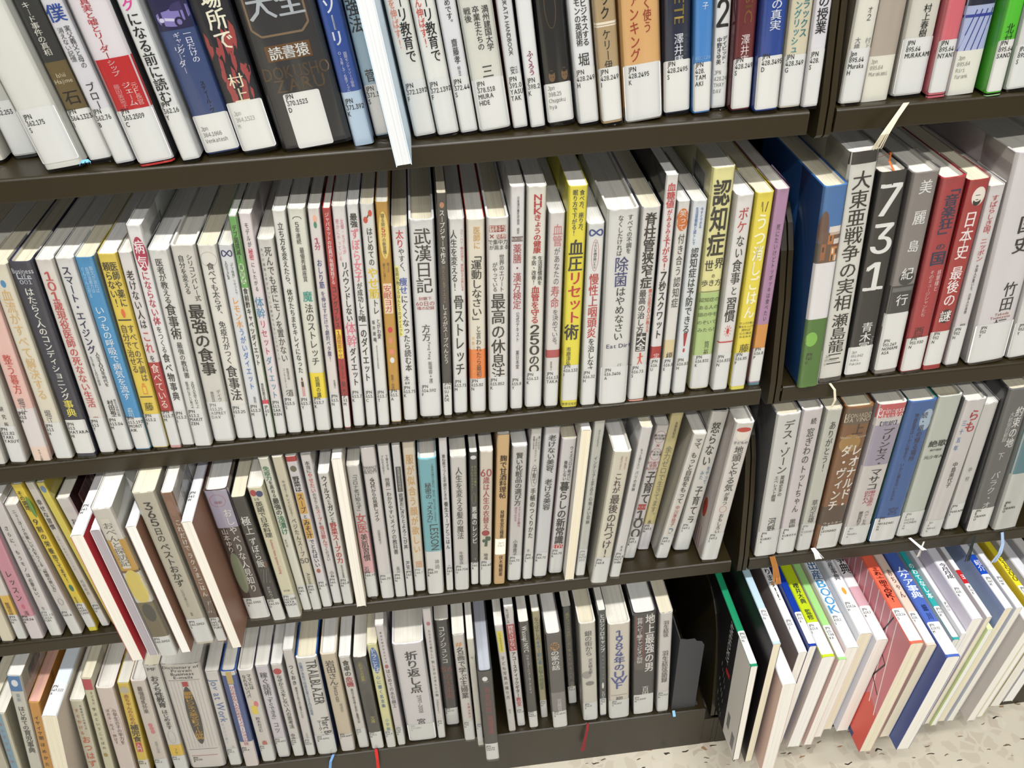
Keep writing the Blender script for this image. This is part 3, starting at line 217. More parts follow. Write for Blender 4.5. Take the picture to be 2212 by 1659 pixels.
 {'R':'B2','p':[299.5,-3.0,0.6],'a':-3.44,'w':19.2,'h':189.5,'c':'3a78b8','E':[['e',169.5,141.8,-1.0,-0.2,'6a4838'],['r',151.4,124.1,-1.0,1.0,'6e5040'],['r',155.9,150.7,-0.1,1.0,'e4dcd4'],['r',150.6,148.5,0.0,1.0,'c8b4a4'],['r',148.6,140.6,-0.1,0.35,'c07838'],['r',147.7,143.3,0.05,0.2,'4a3828'],['r',145.0,140.4,0.4,1.0,'dcd4cc'],['r',139.8,138.4,0.3,1.0,'8a4028'],['r',138.1,125.4,0.25,0.95,'c88848'],['r',136.6,132.0,0.35,0.5,'e8e0d0'],['r',136.1,131.6,0.65,0.8,'3c3430'],['r',130.8,125.7,0.35,0.5,'3c3430'],['r',130.3,125.2,0.65,0.8,'e0d8c8'],['r',141.4,127.0,-0.6,-0.2,'a06438'],['r',138.8,134.3,-0.5,-0.35,'3a2c24'],['r',142.1,125.5,-1.0,-0.7,'4c4438'],['r',124.5,71.4,-1.0,1.0,'e4e2e4'],['r',71.4,0.0,-1.0,1.0,'4c7a2c'],['e',58.6,43.9,-0.9,0.2,'88c050'],['t','見知らぬ',122.6,99.0,0.6,0.2,'2a2a2a',1],['t','イタリアを',120.6,94.0,0.1,0.2,'2a2a2a',1],['t','探して',122.3,105.4,-0.35,0.2,'2a2a2a',1],['t','内田洋子',89.3,72.4,0.0,0.2,'333',1]],'l':[36.9,1.0,-0.75,0.97,35.6,'JPN|945|U',0,0,0],'n':'blue sky photo book with green leaves at foot, right bay','d':128,'side':'2c5c98'},
 {'R':'B2','p':[320.9,1.1,0.7],'a':-3.77,'w':22.5,'h':213.1,'c':'deddd6','E':[['r',213.1,203.3,-1.0,1.0,'1c1c1e'],['t','大東亜戦争の実相',197.6,74.2,0.05,0.64,'141414',1],['t','瀬島龍三',71.1,17.9,0.05,0.6,'141414',1],['r',4.4,0.0,-1.0,1.0,'3a3632']],'l':[31.5,3.0,-0.96,0.96,28.3,'Jpn|951.035|S',1,1,1],'n':'tall grey-white book with heavy black brush title, right bay','d':148,'side':'a8a69c','rib':[[[-1.2,-3.1,0.1],[2.5,-6.1,-5.5],[4.0,-7.1,-17.2],[2.1,-6.1,-25.7]],'c8c2a8',2.2,0]},
 {'R':'B2','p':[346.1,4.4,0.7],'a':-3.28,'w':23.1,'h':193.0,'c':'1f2022','E':[['h','7',170.5,0.05,27.0,'e8e8e6'],['h','3',137.3,0.05,27.0,'e8e8e6'],['h','1',102.9,0.05,27.0,'e8e8e6'],['t','青木冨',57.2,26.6,0.15,0.42,'f0f0f0',1],['v','Fukiko',41.7,28.7,0.75,0.12,'999',0]],'l':[32.8,3.0,-0.96,0.96,27.3,'Jpn|951.042|Aoki,|Fukiko',1,0,0],'n':'black book with three giant torn white numerals, right bay','d':128,'rib':[[[-2.0,30.0,191.0],[-1.0,20.0,197.0],[1.0,12.0,203.0],[2.0,14.0,195.0],[3.0,4.0,189.0]],'c06028',1.6,0]},
 {'R':'B2','p':[371.7,2.6,0.7],'a':-3.52,'w':21.7,'h':191.3,'c':'8d8784','E':[['e',105.9,92.3,-0.5,0.7,'3c3c3e'],['r',92.5,65.4,-1.0,1.0,'3a3a3c'],['r',90.5,86.6,-0.8,0.8,'707072'],['t','美',184.8,173.1,0.1,0.46,'f2f2f2',1],['t','麗',159.5,147.2,0.1,0.46,'f2f2f2',1],['t','島',133.8,122.8,0.1,0.42,'f2f2f2',1],['t','紀',108.7,97.2,0.1,0.46,'f2f2f2',1],['t','行',83.4,72.4,0.1,0.46,'f2f2f2',1],['r',65.4,51.9,-1.0,1.0,'e6e6e4'],['t','乃南',54.1,36.2,0.2,0.36,'222',1]],'l':[64.8,6.0,-0.96,0.96,37.4,'JPN|951.249|NONAMI|ASA',0,0,0],'n':'grey book with widely spaced white characters, right bay','d':128},
 {'R':'B2','p':[394.7,1.5,0.7],'a':-3.77,'w':20.2,'h':185.6,'c':'b0303a','E':[['t','「音楽狂」',181.6,131.2,0.1,0.56,'242850',3],['t','の',129.4,123.0,0.1,0.4,'242850',2],['t','国',122.0,108.9,0.1,0.62,'242850',3],['t','将軍様と',104.4,83.9,0.5,0.18,'f0d0d0',1],['t','そのミュージシャンたち',104.9,59.6,-0.1,0.2,'f0d0d0',1],['t','西岡',49.2,33.1,-0.1,0.42,'601018',2]],'l':[38.3,3.0,-0.96,0.96,37.5,'JPN|951.930|N',0,0,0],'n':'red book with navy blue title, right bay','d':128,'side':'7a2028'},
 {'R':'B2','p':[415.3,4.0,0.5],'a':-3.17,'w':18.1,'h':180.9,'c':'b02a30','E':[['e',174.5,158.5,-0.4,0.8,'f0e8e0'],['e',165.8,158.5,-0.2,0.5,'1c1c1c'],['e',170.9,162.0,-0.25,0.55,'f0e8e0'],['r',167.8,167.2,-0.1,0.35,'1c1c1c'],['r',164.1,163.4,0.0,0.25,'1c1c1c'],['t','日本史',154.2,111.1,0.0,0.56,'f6ecec',2],['t','最後の',104.9,65.8,0.0,0.56,'f6ecec',2],['e',63.1,49.2,-0.55,0.6,'1c1a1c'],['t','謎',61.7,50.3,0.0,0.54,'f6f0f0',2],['r',2.0,0.0,-1.0,1.0,'b02a30']],'l':[40.7,4.7,-0.96,0.96,38.7,'JPN|952|N',0,0,0],'n':'red book with a drawn bald face and black disc, right bay','d':128},
 {'R':'B2','p':[434.1,5.1,0.5],'a':-3.94,'w':13.8,'h':174.0,'c':'dcd8da','E':[['t','すばらしき国、ニッポン',166.1,106.9,0.0,0.42,'c84048',1],['t','外国人が驚いた、日本人の美徳',104.0,55.9,0.0,0.16,'333',1],['t','早',45.7,39.9,0.1,0.4,'555',0]],'l':[43.6,3.6,-0.96,0.96,40.4,'JPN|952|H',0,0,0],'n':'white book with small red handwritten title, right bay','d':128},
 {'R':'B2','p':[464.7,3.3,1.8],'a':-5.68,'w':35.4,'h':200.6,'c':'dedadd','E':[['h','国',137.3,0.35,17.0,'222'],['h','史',118.9,0.35,17.0,'222'],['t','竹田',83.3,54.0,0.3,0.32,'222',1],['h','Takeda',51.8,0.2,2.6,'b06040'],['h','Tsuneyasu',48.6,0.15,2.6,'b06040'],['t','恒',46.3,33.6,0.2,0.32,'222',1]],'l':[43.2,3.2,-0.96,0.96,40.0,'JPN|952|T',0,0,0],'n':'very thick white book near the picture edge, right bay','d':148,'side':'cfcaca'},
 {'R':'B2','p':[498.7,5.9,1.4],'a':-6.47,'w':25.6,'h':198.9,'c':'e0dede','E':[],'l':[40.1,3.0,-0.96,0.96,36.9,'JPN|952|Y',0,0,0],'n':'white book cut off at the picture edge, right bay middle','d':148},
 {'R':'C','p':[-492.0,0.1,-227.1],'a':8.11,'w':14.8,'h':212.0,'c':'dcdad4','E':[],'l':None,'n':'white book only partly in view at the far left, third shelf','d':148},
 {'R':'C','p':[-476.7,3.2,-227.3],'a':7.86,'w':12.9,'h':212.5,'c':'e6e0cc','E':[['t','暮らし',117.2,69.9,0.0,0.3,'444',0]],'l':None,'n':'cream book cut off at the far left of third shelf','d':148},
 {'R':'C','p':[-463.0,4.1,-227.6],'a':7.34,'w':9.8,'h':197.1,'c':'e8e2de','E':[['r',68.2,35.4,-1.0,1.0,'e8c258'],['t','整理収納',58.3,38.0,0.0,0.4,'6a4a10',1]],'l':[40.0,3.0,-0.96,0.96,36.8,'JPN|336.8|N',0,0,0],'n':'white book with amber band near foot, third shelf far left','d':148},
 {'R':'C','p':[-447.9,2.1,-227.4],'a':6.52,'w':14.0,'h':196.5,'c':'e4dce0','E':[['r',172.1,36.8,-1.0,1.0,'d79aac'],['t','レッスン',104.6,58.8,0.0,0.42,'4a3038',2],['e',55.5,47.9,-0.2,0.3,'d07088'],['t','浅',46.2,37.7,0.1,0.3,'5a3040',1]],'l':[40.1,3.0,-0.96,0.96,36.9,'JPN|618.24|A',0,0,1],'n':'pink book with brush kana and small heart, third shelf','d':148},
 {'R':'C','p':[-429.6,3.5,-227.6],'a':5.12,'w':12.1,'h':193.6,'c':'e0dcdc','E':[['t','さらに、もうモノは',159.8,89.2,-0.05,0.3,'3a3a3a',1],['t','必要ない。',89.2,57.4,-0.05,0.3,'3a3a3a',1],['t','佐々木',46.5,38.0,-0.1,0.22,'666',0]],'l':[41.8,3.0,-0.96,0.96,38.6,'JPN|159.73|SASAKI|FUM',0,1,0],'n':'off-white book with loosely handwritten title, third shelf','d':128},
 {'R':'C','p':[-409.4,2.7,-227.9],'a':2.57,'w':11.4,'h':184.1,'c':'dedad8','E':[['t','ニューヨークの',178.0,145.3,0.05,0.28,'333',1],['t','美しい人をつくる',145.3,103.1,0.05,0.28,'333',1],['t','「時間の使い方」',103.0,64.4,0.1,0.3,'333',1],['t','自分を磨く毎日の習慣',145.7,96.5,-0.6,0.14,'999',0],['ring',56.9,47.3,-0.35,0.5,'555']],'l':[39.7,3.0,-0.96,0.96,36.5,'JPN|640.43',0,0,0],'n':'off-white book with small clock drawing low on spine, third shelf','d':128},
 {'R':'C','p':[-394.9,6.2,-228.1],'a':1.45,'w':9.7,'h':203.8,'c':'ecd43c','E':[['t','その調理、',196.1,166.5,-0.15,0.42,'333010',2],['e',188.9,162.5,0.2,1.0,'6a9a3c'],['t','9割の栄養',162.2,114.1,0.0,0.5,'333010',2],['t','捨ててます!',114.0,74.4,0.1,0.42,'333010',2],['e',71.1,61.1,-0.3,0.5,'2c7a5c'],['t','東京慈恵',53.0,42.8,-0.2,0.2,'444',0],['r',5.6,0.0,-1.0,1.0,'e4d840']],'l':[43.5,6.0,-0.96,0.96,40.8,'JPN|641.3|SONO|CHORI',0,0,0],'n':'vivid yellow book with green leaf and green bird, third shelf','d':148},
 {'R':'C','p':[-383.0,8.9,-228.1],'a':0.7,'w':8.1,'h':201.9,'c':'dcd8d0','E':[['t','幸せな習慣',181.7,142.5,0.0,0.54,'3a3a3a',2],['t','心地いい毎日のつくりかた',135.2,86.4,-0.1,0.22,'888',0],['t','内田彩仍',73.4,50.0,0.0,0.36,'888',0]],'l':[37.5,3.0,-0.96,0.96,34.3,'JPN|640|U',0,0,0],'n':'grey-white slim book just right of the vivid yellow one','d':148},
 {'R':'C','p':[-373.0,9.7,-228.2],'a':0.12,'w':7.4,'h':199.8,'c':'e8dc60','E':[['e',196.0,187.9,-0.6,0.7,'7090c0']],'l':None,'n':'pale yellow book with a blue ball, mostly hidden, third shelf','d':148},
 {'R':'C','p':[-360.6,11.0,-228.1],'a':-0.49,'w':12.4,'h':177.7,'c':'e2dedc','E':[['r',166.1,159.7,-0.5,0.6,'d8d4d4'],['t','おいし',152.6,125.1,-0.05,0.4,'3a3a3a',1]],'l':None,'n':'white book showing a dark back with barcode, third shelf','d':128,'side':'3a3a3c','bar':1},
 {'R':'C','p':[-340.2,-37.2,-228.0],'a':1.53,'w':11.6,'h':178.9,'c':'e6e4e2','E':[],'l':[38.0,4.0,-0.96,0.96,34.0,'JPN|641.|W',0,0,0],'n':'white spined cookbook laid spine up with red cover edge, hanging out','d':257,'side':'b03038','su':1},
 {'R':'C','p':[-325.8,-33.6,-228.1],'a':1.46,'w':9.1,'h':178.7,'c':'e6e2e2','E':[],'l':[38.0,4.0,-0.96,0.96,34.0,'JPN|641.',0,0,0],'n':'grey-paged cookbook laid spine up, just right of red cover edge','d':257,'side':'d8d4d4','pg':'9a9498','su':1,'redt':'料理'},
 {'R':'C','p':[-310.4,-36.5,-228.0],'a':1.05,'w':17.0,'h':204.6,'c':'dedad2','E':[['r',167.2,126.1,-1.0,1.0,'cca040'],['r',127.5,124.6,-1.0,1.0,'7a5a3c'],['e',128.2,82.6,-0.9,1.0,'e2d070'],['r',83.5,31.8,-1.0,1.0,'7c7258'],['e',81.8,55.6,-0.6,0.7,'4c4c48'],['r',193.2,130.6,-0.5,0.35,'e2ded2'],['t','おべんと探訪記',188.5,133.5,-0.05,0.5,'777',1]],'l':[32.6,3.0,-0.96,0.96,29.4,'JPN|641.5952',0,0,0],'n':'large white book with yellow food painting, hanging over third shelf','d':148,'side':'dcdcd4'},
 {'R':'C','p':[-294.7,-34.2,-228.1],'a':1.02,'w':9.6,'h':179.3,'c':'e4e4e6','E':[],'l':None,'n':'cookbook laid spine up with brown cover, right of the painting book','d':257,'side':'84604e','su':1},
 {'R':'C','p':[-277.8,-27.0,-228.0],'a':1.1,'w':19.4,'h':208.9,'c':'c9c4b4','E':[['t','365',198.0,168.2,0.0,0.4,'222',2],['t','日の',166.8,148.4,0.0,0.36,'222',1],['t','ベストおかず',146.9,87.9,0.0,0.42,'222',2],['t','いちばん食べたい',84.9,58.8,-0.1,0.14,'666',0],['r',50.5,45.4,-0.2,0.0,'8a8478']],'l':[41.0,5.0,-0.96,0.96,37.0,'JPN|641.5952|S',0,0,0],'n':'broad beige cookbook with large black numerals at top, third shelf','d':148},
 {'R':'C','p':[-260.8,-27.2,-228.0],'a':1.53,'w':10.4,'h':206.2,'c':'8f6a54','E':[['e',198.2,178.0,-0.7,0.6,'9a7460'],['t','これだけで',174.5,134.0,0.1,0.44,'f0e8e0',2],['t','ラクうまごはん',132.5,70.6,0.1,0.44,'f0e8e0',2],['r',70.7,37.2,-1.0,1.0,'6c5a4c'],['slash',64.1,47.4,-0.9,0.9,'d8ccc0']],'l':[39.8,3.8,-0.96,0.96,37.3,'JPN|641.9|SEO|YUKI',0,0,0],'n':'brown cookbook with white handwritten title, barcode behind','d':148,'side':'d6d2ce','bar':1},
 {'R':'C','p':[-245.6,-35.9,-228.2],'a':0.26,'w':10.0,'h':179.4,'c':'e8e8ee','E':[],'l':[38.0,4.0,-0.96,0.96,34.0,'JPN|641.|W',0,0,0],'n':'cookbook laid spine up, brown cover with orange edge, third shelf','d':257,'side':'8c6a58','su':1},
 {'R':'C','p':[-227.1,-4.3,-228.1],'a':0.57,'w':22.0,'h':182.0,'c':'4c403c','E':[['r',182.0,134.6,-1.0,1.0,'b2acc0'],['ring',176.8,161.5,-0.75,0.55,'b84848'],['h','日記',167.1,-0.1,3.4,'b84848'],['t','おし',158.6,137.0,0.35,0.34,'f0ece8',1],['t','やべりな人見知り',136.2,42.9,0.35,0.3,'f0ece8',1],['t','山本ゆり',133.8,101.2,-0.4,0.26,'e4dcd4',1],['e',101.2,42.6,-0.9,0.1,'8a9078']],'l':[35.0,3.0,-0.96,0.96,32.0,'JPN|641.5952|Y',0,0,0],'n':'lavender and dark brown book with white title, third shelf','d':128},
 {'R':'C','p':[-207.0,-9.4,-228.2],'a':0.08,'w':13.4,'h':176.0,'c':'333132','E':[['t','極上',151.6,127.5,0.05,0.6,'f4f4f0',1],['t','ずぼら飯',123.8,82.7,0.05,0.5,'f0f0ec',1],['slash',79.6,60.0,-0.9,0.9,'707070'],['e',91.7,80.5,0.2,0.9,'6a4a40'],['t','だれウマ',55.0,32.9,0.0,0.24,'e8e8e8',1]],'l':[35.5,3.0,-0.96,0.96,33.0,'JPN|641.512|D',0,0,0],'n':'black book with white meal title, third shelf','d':128},
 {'R':'C','p':[-192.2,-7.7,-228.1],'a':0.58,'w':14.0,'h':183.7,'c':'e3dfc4','E':[['e',180.9,173.1,-0.8,0.0,'b83840'],['e',179.2,171.7,-0.1,0.8,'30407c'],['h','15',169.4,-0.2,3.0,'555'],['t','英語で日本料理',166.3,119.4,-0.1,0.48,'444436',2],['v','Authentic Home Japanese Cooking',117.0,68.3,0.0,0.2,'c05048',0],['h','料理',43.3,0.0,3.0,'888']],'l':[37.3,3.0,-0.96,0.96,34.9,'JPN|641.5952|HATA|KOICH',0,0,0],'n':'cream book with red and blue letter logo, third shelf','d':128},
 {'R':'C','p':[-180.4,-0.3,-228.1],'a':0.58,'w':9.4,'h':209.5,'c':'e4e4d8','E':[['t','免疫力',200.3,182.9,0.0,0.6,'1c7a54',2],['t','を高める',182.8,162.0,0.1,0.4,'2a2a2a',2],['t','最強の',161.3,139.0,0.1,0.64,'1c3020',3],['t','浅漬け',138.3,112.9,0.1,0.66,'1c8054',3],['t','専門医',107.1,96.2,-0.3,0.2,'555',0]],'l':[39.7,3.0,-0.96,0.96,36.5,'JPN|641.8|K',0,0,0],'n':'white book with green and black pickling title, third shelf','d':148},
 {'R':'C','p':[-170.6,-1.2,-228.1],'a':1.2,'w':9.7,'h':210.3,'c':'dcd6c2','E':[['t','やせる!キレイになる!',182.7,135.3,0.0,0.3,'444',0],['t','ベジたんスープ',134.6,81.8,0.05,0.46,'3a3a3a',1],['h','50',76.1,0.1,7.0,'3a3a3a'],['v','Atsushi',58.2,37.2,0.1,0.4,'444',0]],'l':[41.2,3.0,-0.96,0.96,38.0,'JPN|641.8|A',0,0,0],'n':'beige slim book with soup title in thin strokes, third shelf','d':148},
 {'R':'C','p':[-160.3,0.8,-228.1],'a':1.35,'w':10.0,'h':207.6,'c':'e2dee2','E':[['r',207.6,201.6,-1.0,1.0,'b82430'],['e',196.6,189.3,-0.6,0.6,'6a6a50'],['t','野菜は',183.9,164.6,0.0,0.6,'161616',3],['r',163.6,136.7,-0.75,0.7,'dcae50'],['t','スープ',162.5,137.4,0.0,0.5,'161616',2],['t','と',135.5,130.1,0.0,0.36,'161616',2],['r',129.6,103.3,-0.75,0.7,'dcae50'],['t','みそ汁',129.0,103.9,0.0,0.56,'161616',3],['t','でとればいい',102.0,62.2,0.1,0.48,'161616',2],['e',60.3,54.0,-0.4,0.4,'b0664c']],'l':[42.8,3.0,-0.96,0.96,39.6,'JPN|641.5|K',0,0,0],'n':'white book with two gold boxed words and soup bowls, third shelf','d':148},
 {'R':'C','p':[-150.0,3.9,-228.0],'a':1.85,'w':9.8,'h':205.1,'c':'e2dede','E':[['t','本当に',197.4,183.3,0.0,0.46,'333',1],['t','やせたい',183.3,158.3,0.05,0.46,'d05858',2],['t','のならこの',158.3,137.5,0.05,0.34,'333',1],['t','スープ',137.5,121.2,0.1,0.42,'d05858',2],['t','を',120.5,116.8,0.0,0.3,'333',1],['t','毎日飲んで',116.0,85.0,0.1,0.46,'c84c50',2],['t','ください',85.0,65.7,0.1,0.36,'333',1],['t','小林',51.7,39.1,0.1,0.4,'333',1]],'l':[41.9,3.0,-0.96,0.96,38.7,'JPN|641.8|H',0,0,0],'n':'white book with alternating red and black soup title, third shelf','d':148},
 {'R':'C','p':[-139.1,1.0,-228.0],'a':2.34,'w':10.4,'h':183.8,'c':'e4e2de','E':[['t','ウイルス',180.8,151.6,0.0,0.5,'141414',3],['t','にも',151.6,143.7,0.1,0.3,'141414',2],['t','ガン',143.7,129.1,0.1,0.52,'141414',3],['t','にも',128.6,120.2,0.1,0.3,'141414',2],['t','野菜スープの力',121.0,64.0,0.0,0.6,'c42430',3],['t','熊本大学名誉教授',61.4,41.5,0.1,0.2,'555',1]],'l':[42.4,3.0,-0.96,0.96,39.2,'JPN|641.8|M',0,0,0],'n':'white book with heavy black and red vegetable soup title, third shelf','d':128},
 {'R':'C','p':[-125.9,-3.4,-228.0],'a':2.69,'w':9.7,'h':203.5,'c':'e4e2da','E':[],'l':None,'n':'paper-white booklet laid spine up between two upright books, third shelf','d':230,'side':'d8d0c0','su':1},
 {'R':'C','p':[-114.4,6.0,-227.9],'a':2.71,'w':12.2,'h':184.4,'c':'d4d2d0','E':[['r',97.7,39.5,-1.0,1.0,'e4b4b8'],['t','「コロナ老け知らず」',176.3,124.3,0.0,0.4,'444',1],['t','女医',123.8,96.9,0.05,0.78,'c84c54',2],['t','美肌習慣',96.1,57.0,0.05,0.56,'2a2a2a',2],['t','石',49.8,41.4,-0.3,0.36,'333',1],['r',3.0,2.0,-0.4,0.5,'555']],'l':[39.5,3.5,-0.96,0.96,40.6,'JPN|646.72|I',0,0,0],'n':'grey and pink skincare book with two large red characters','d':128},
 {'R':'C','p':[-98.9,2.6,-227.9],'a':2.64,'w':13.5,'h':206.9,'c':'e2dede','E':[['h','ENHANCE',183.4,0.0,3.0,'666'],['h','YOUR',180.0,0.0,3.0,'666'],['h','BEAUTY',177.3,0.0,3.0,'666'],['t','40代からの見直しメイク',171.1,114.2,0.05,0.34,'222',2],['t','近藤有希子',102.8,82.6,0.0,0.2,'666',0]],'l':[39.8,3.0,-0.96,0.96,36.6,'JPN|646.70|S',0,0,0],'n':'tall white make-up book with three tiny English lines at top','d':148},
 {'R':'C','p':[-85.9,2.5,-227.9],'a':2.86,'w':10.9,'h':207.5,'c':'e0dede','E':[['t','丁寧すぎる',196.2,178.1,0.4,0.22,'222',1],['t','プロセス付き!',195.9,172.4,-0.4,0.2,'222',1],['t','世界一わかりやすい',168.7,116.1,0.05,0.42,'2a2a2a',1],['t','メイクの教科書',116.1,66.2,0.1,0.42,'2a2a2a',1],['t','長井',48.1,35.5,0.1,0.34,'666',0]],'l':[39.0,3.0,-0.96,0.96,35.8,'JPN|646.|N',0,0,0],'n':'white book with long thin make-up textbook title, third shelf','d':148},
 {'R':'C','p':[-76.1,2.8,-228.0],'a':3.13,'w':7.6,'h':206.3,'c':'dedee0','E':[['r',180.6,149.3,-0.6,0.75,'4a4a4c'],['t','居酒屋店長特製の',179.9,150.0,0.1,0.34,'ccc',0],['t','欲望おにぎりと',147.9,108.1,0.1,0.56,'222',2],['t','よろこび丼',108.1,71.4,0.1,0.56,'222',2],['v','RIK',54.4,39.4,0.1,0.5,'444',0]],'l':[41.8,3.0,-0.96,0.96,38.6,'JPN|641.|R',0,0,0],'n':'slim white book with a dark grey strip at top, third shelf','d':148},
 {'R':'C','p':[-65.7,6.9,-227.9],'a':3.28,'w':11.6,'h':204.4,'c':'e6dccc','E':[['t','服が似合う顔が欲しい',190.7,58.5,0.0,0.62,'d8aa5c',1],['t','岡',47.7,36.8,0.1,0.6,'d89868',1]],'l':[38.2,3.0,-0.96,0.96,35.0,'JPN|646.7|R',0,1,0],'n':'cream book with large pale gold title, third shelf','d':148},
 {'R':'C','p':[-49.8,2.8,-227.7],'a':3.21,'w':17.4,'h':186.0,'c':'7fc0cc','E':[['t','秘密の「メス力」',156.6,100.8,-0.1,0.34,'1c2c30',1],['v','LESSON',102.0,65.1,0.25,0.5,'1c2c30',0],['t','ど本命の彼から追われ、告られ、秒でプロポーズされる!',179.6,103.3,0.5,0.14,'2c4a50',0],['r',63.7,0.0,-1.0,1.0,'e2e2e0'],['t','神崎',51.9,36.9,0.35,0.26,'777',0]],'l':[40.4,3.0,-0.96,0.96,37.2,'JPN|646.77|K',0,0,1],'n':'turquoise book with white foot and tall thin letters, third shelf','d':128,'side':'a8b8bc'},
 {'R':'C','p':[-35.5,3.6,-228.0],'a':3.35,'w':7.6,'h':208.2,'c':'e4e2e6','E':[['t','重ね煮でつくる不調のときの',188.8,131.5,0.0,0.44,'2a2a2a',1],['t','養生スープとごはん',130.0,63.8,0.05,0.56,'1a1a1a',2],['t','柳',40.7,35.6,0.1,0.4,'444',0]],'l':[39.4,3.0,-0.96,0.96,36.2,'JPN|641|U',0,0,0],'n':'slim white book with long handwritten soup title, right of turquoise','d':148},
 {'R':'C','p':[-23.0,2.1,-227.7],'a':3.52,'w':15.0,'h':185.0,'c':'dedcda','E':[['t','人生を変える髪の魔法',172.6,77.6,0.0,0.42,'4a4a4a',1],['t','牛尾早百合',60.0,35.9,0.0,0.28,'777',1]],'l':[41.2,3.0,-0.96,0.96,38.0,'JPN|646.724|U',0,0,0],'n':'grey-white hair care book with widely spaced title, third shelf','d':128},
 {'R':'C','p':[-9.7,7.1,-227.9],'a':3.69,'w':8.3,'h':184.3,'c':'2f3436','E':[['e',180.5,175.7,-0.7,0.7,'e8e8e8'],['t','ひと口で人間を',168.7,142.0,0.4,0.22,'b8c850',1],['t','ダメにするウマさ!',168.3,135.8,-0.3,0.22,'b8c850',1],['ring',133.5,118.7,-0.5,0.5,'8a8a50'],['t','悪魔のレシピ',115.7,63.6,0.1,0.62,'f0f0ee',2],['t','リ',43.8,38.8,0.2,0.3,'ddd',1]],'l':[36.7,3.0,-0.96,0.96,36.1,'JPN|641.|R',0,0,0],'n':'slim black recipe book with white hand lettering, third shelf','d':128},
 {'R':'C','p':[1.3,5.2,-227.7],'a':3.94,'w':12.6,'h':185.3,'c':'e2dccf','E':[['h','60',159.2,0.0,9.0,'b02c38'],['t','歳は人生の衣替え',154.2,83.7,0.0,0.5,'b02c38',1],['e',82.9,75.0,-0.7,0.6,'a83038'],['slash',74.2,59.7,-0.2,0.3,'3a5a40'],['e',73.9,67.5,0.2,0.8,'3a5a40'],['e',70.4,65.6,-0.6,-0.1,'3a5a40'],['t','地曳',49.9,39.1,0.0,0.34,'444',1]],'l':[40.1,3.0,-0.96,0.96,36.9,'JPN|646.40|J',0,0,0],'n':'cream book with a red rose drawing, third shelf','d':128},
 {'R':'C','p':[15.4,4.0,-227.7],'a':4.21,'w':11.9,'h':204.0,'c':'a98d66','E':[['t','麹で甘酒料理帖',179.8,125.1,0.1,0.56,'2a2018',2],['t','発酵食堂豆種菌',109.4,70.7,0.15,0.34,'2a2018',1],['r',69.6,46.9,-0.95,0.95,'e6e0d2'],['h','Jpn',64.3,0.1,3.0,'b8b4a8'],['h','641',60.2,0.1,3.0,'b8b4a8'],['t','伏木暢顕著',45.4,14.1,0.15,0.34,'2a2018',1]],'l':None,'n':'kraft brown book with cream sticker half way down, third shelf','d':148,'side':'8c7048'},
 {'R':'C','p':[31.1,6.7,-227.7],'a':4.15,'w':14.6,'h':185.7,'c':'d8d6d6','E':[['t','賢い化粧品の選び方',178.3,110.3,0.0,0.46,'333',2],['t','スキンケアの正解は、',109.3,78.5,0.3,0.18,'b84880',1],['t','成分でわかる',108.9,89.0,-0.2,0.18,'b84880',1],['t','小澤貴子',63.1,38.5,-0.1,0.3,'555',1]],'l':[40.0,3.0,-0.96,0.96,36.8,'JPN|646.72|O',0,0,0],'n':'grey-white cosmetics book with small magenta subtitle, third shelf','d':128},
 {'R':'C','p':[44.8,6.5,-227.8],'a':4.3,'w':10.3,'h':204.5,'c':'e0dedc','E':[['t','書くだけで',196.3,179.6,0.6,0.2,'333',1],['t','「今日のしんどい」が',196.4,165.5,0.1,0.18,'333',1],['t','宝物になる',196.6,180.7,-0.4,0.2,'333',1],['ring',161.3,133.7,-0.6,0.7,'555'],['t','子育て',157.9,137.3,0.05,0.42,'333',1],['t','手帳のつくりかた',131.8,62.8,0.05,0.5,'222',2],['t','水',51.2,39.6,-0.2,0.3,'666',0]],'l':[42.0,3.0,-0.96,0.96,38.8,'JPN|649.1|L',0,0,0],'n':'white childcare notebook title with cloud bubble, third shelf','d':148},
 {'R':'C','p':[58.0,7.9,-227.6],'a':4.79,'w':14.7,'h':203.3,'c':'dcdce0','E':[['t','老けない美容、',194.4,143.0,0.05,0.5,'333',2],['t','老ける美容',140.1,98.7,0.05,0.5,'333',2]],'l':[38.5,3.0,-0.96,0.96,35.3,'JPN|646.72|K',0,0,0],'n':'pale lavender-white book with two-part ageing title, third shelf','d':148},
 {'R':'C','p':[74.4,9.9,-227.6],'a':4.83,'w':14.5,'h':186.1,'c':'e0dee0','E':[['t','ウィズコロナ時代に',176.9,133.4,0.45,0.22,'222',2],['t','後悔しない',159.3,133.7,-0.15,0.24,'222',2],['t','暮らしの新常識',132.2,45.8,0.0,0.62,'161616',3],['r',45.2,39.2,-0.75,0.75,'c43038'],['h','109',42.2,0.0,6.0,'f8e8e8']],'l':[39.7,3.0,-0.96,0.96,36.5,'JPN|646.70|K',0,0,0],'n':'white book with heavy black title and red number box, third shelf','d':128,'side':'e0b8c0'},
 {'R':'C','p':[87.5,-0.4,-227.8],'a':4.59,'w':9.7,'h':203.6,'c':'e6e2da','E':[],'l':None,'n':'cream-paged booklet laid spine up near the shelf right side','d':230,'side':'d8d4cc','su':1},
 {'R':'C','p':[99.3,3.0,-227.8],'a':4.75,'w':10.2,'h':209.9,'c':'cfd0ca','E':[['v','PLUS 1 Living Books',198.9,179.0,0.1,0.16,'444',0],['t','インテリア上手',167.5,129.3,0.05,0.34,'555',1],['t','20人の',128.6,117.6,0.05,0.34,'555',1],['t','心地よい収納',116.1,77.9,0.1,0.36,'555',1]],'l':[42.0,3.0,-0.96,0.96,38.8,'JPN|648|INTE|JOZ',0,1,0],'n':'light grey interiors book with small thin title, third shelf','d':148},
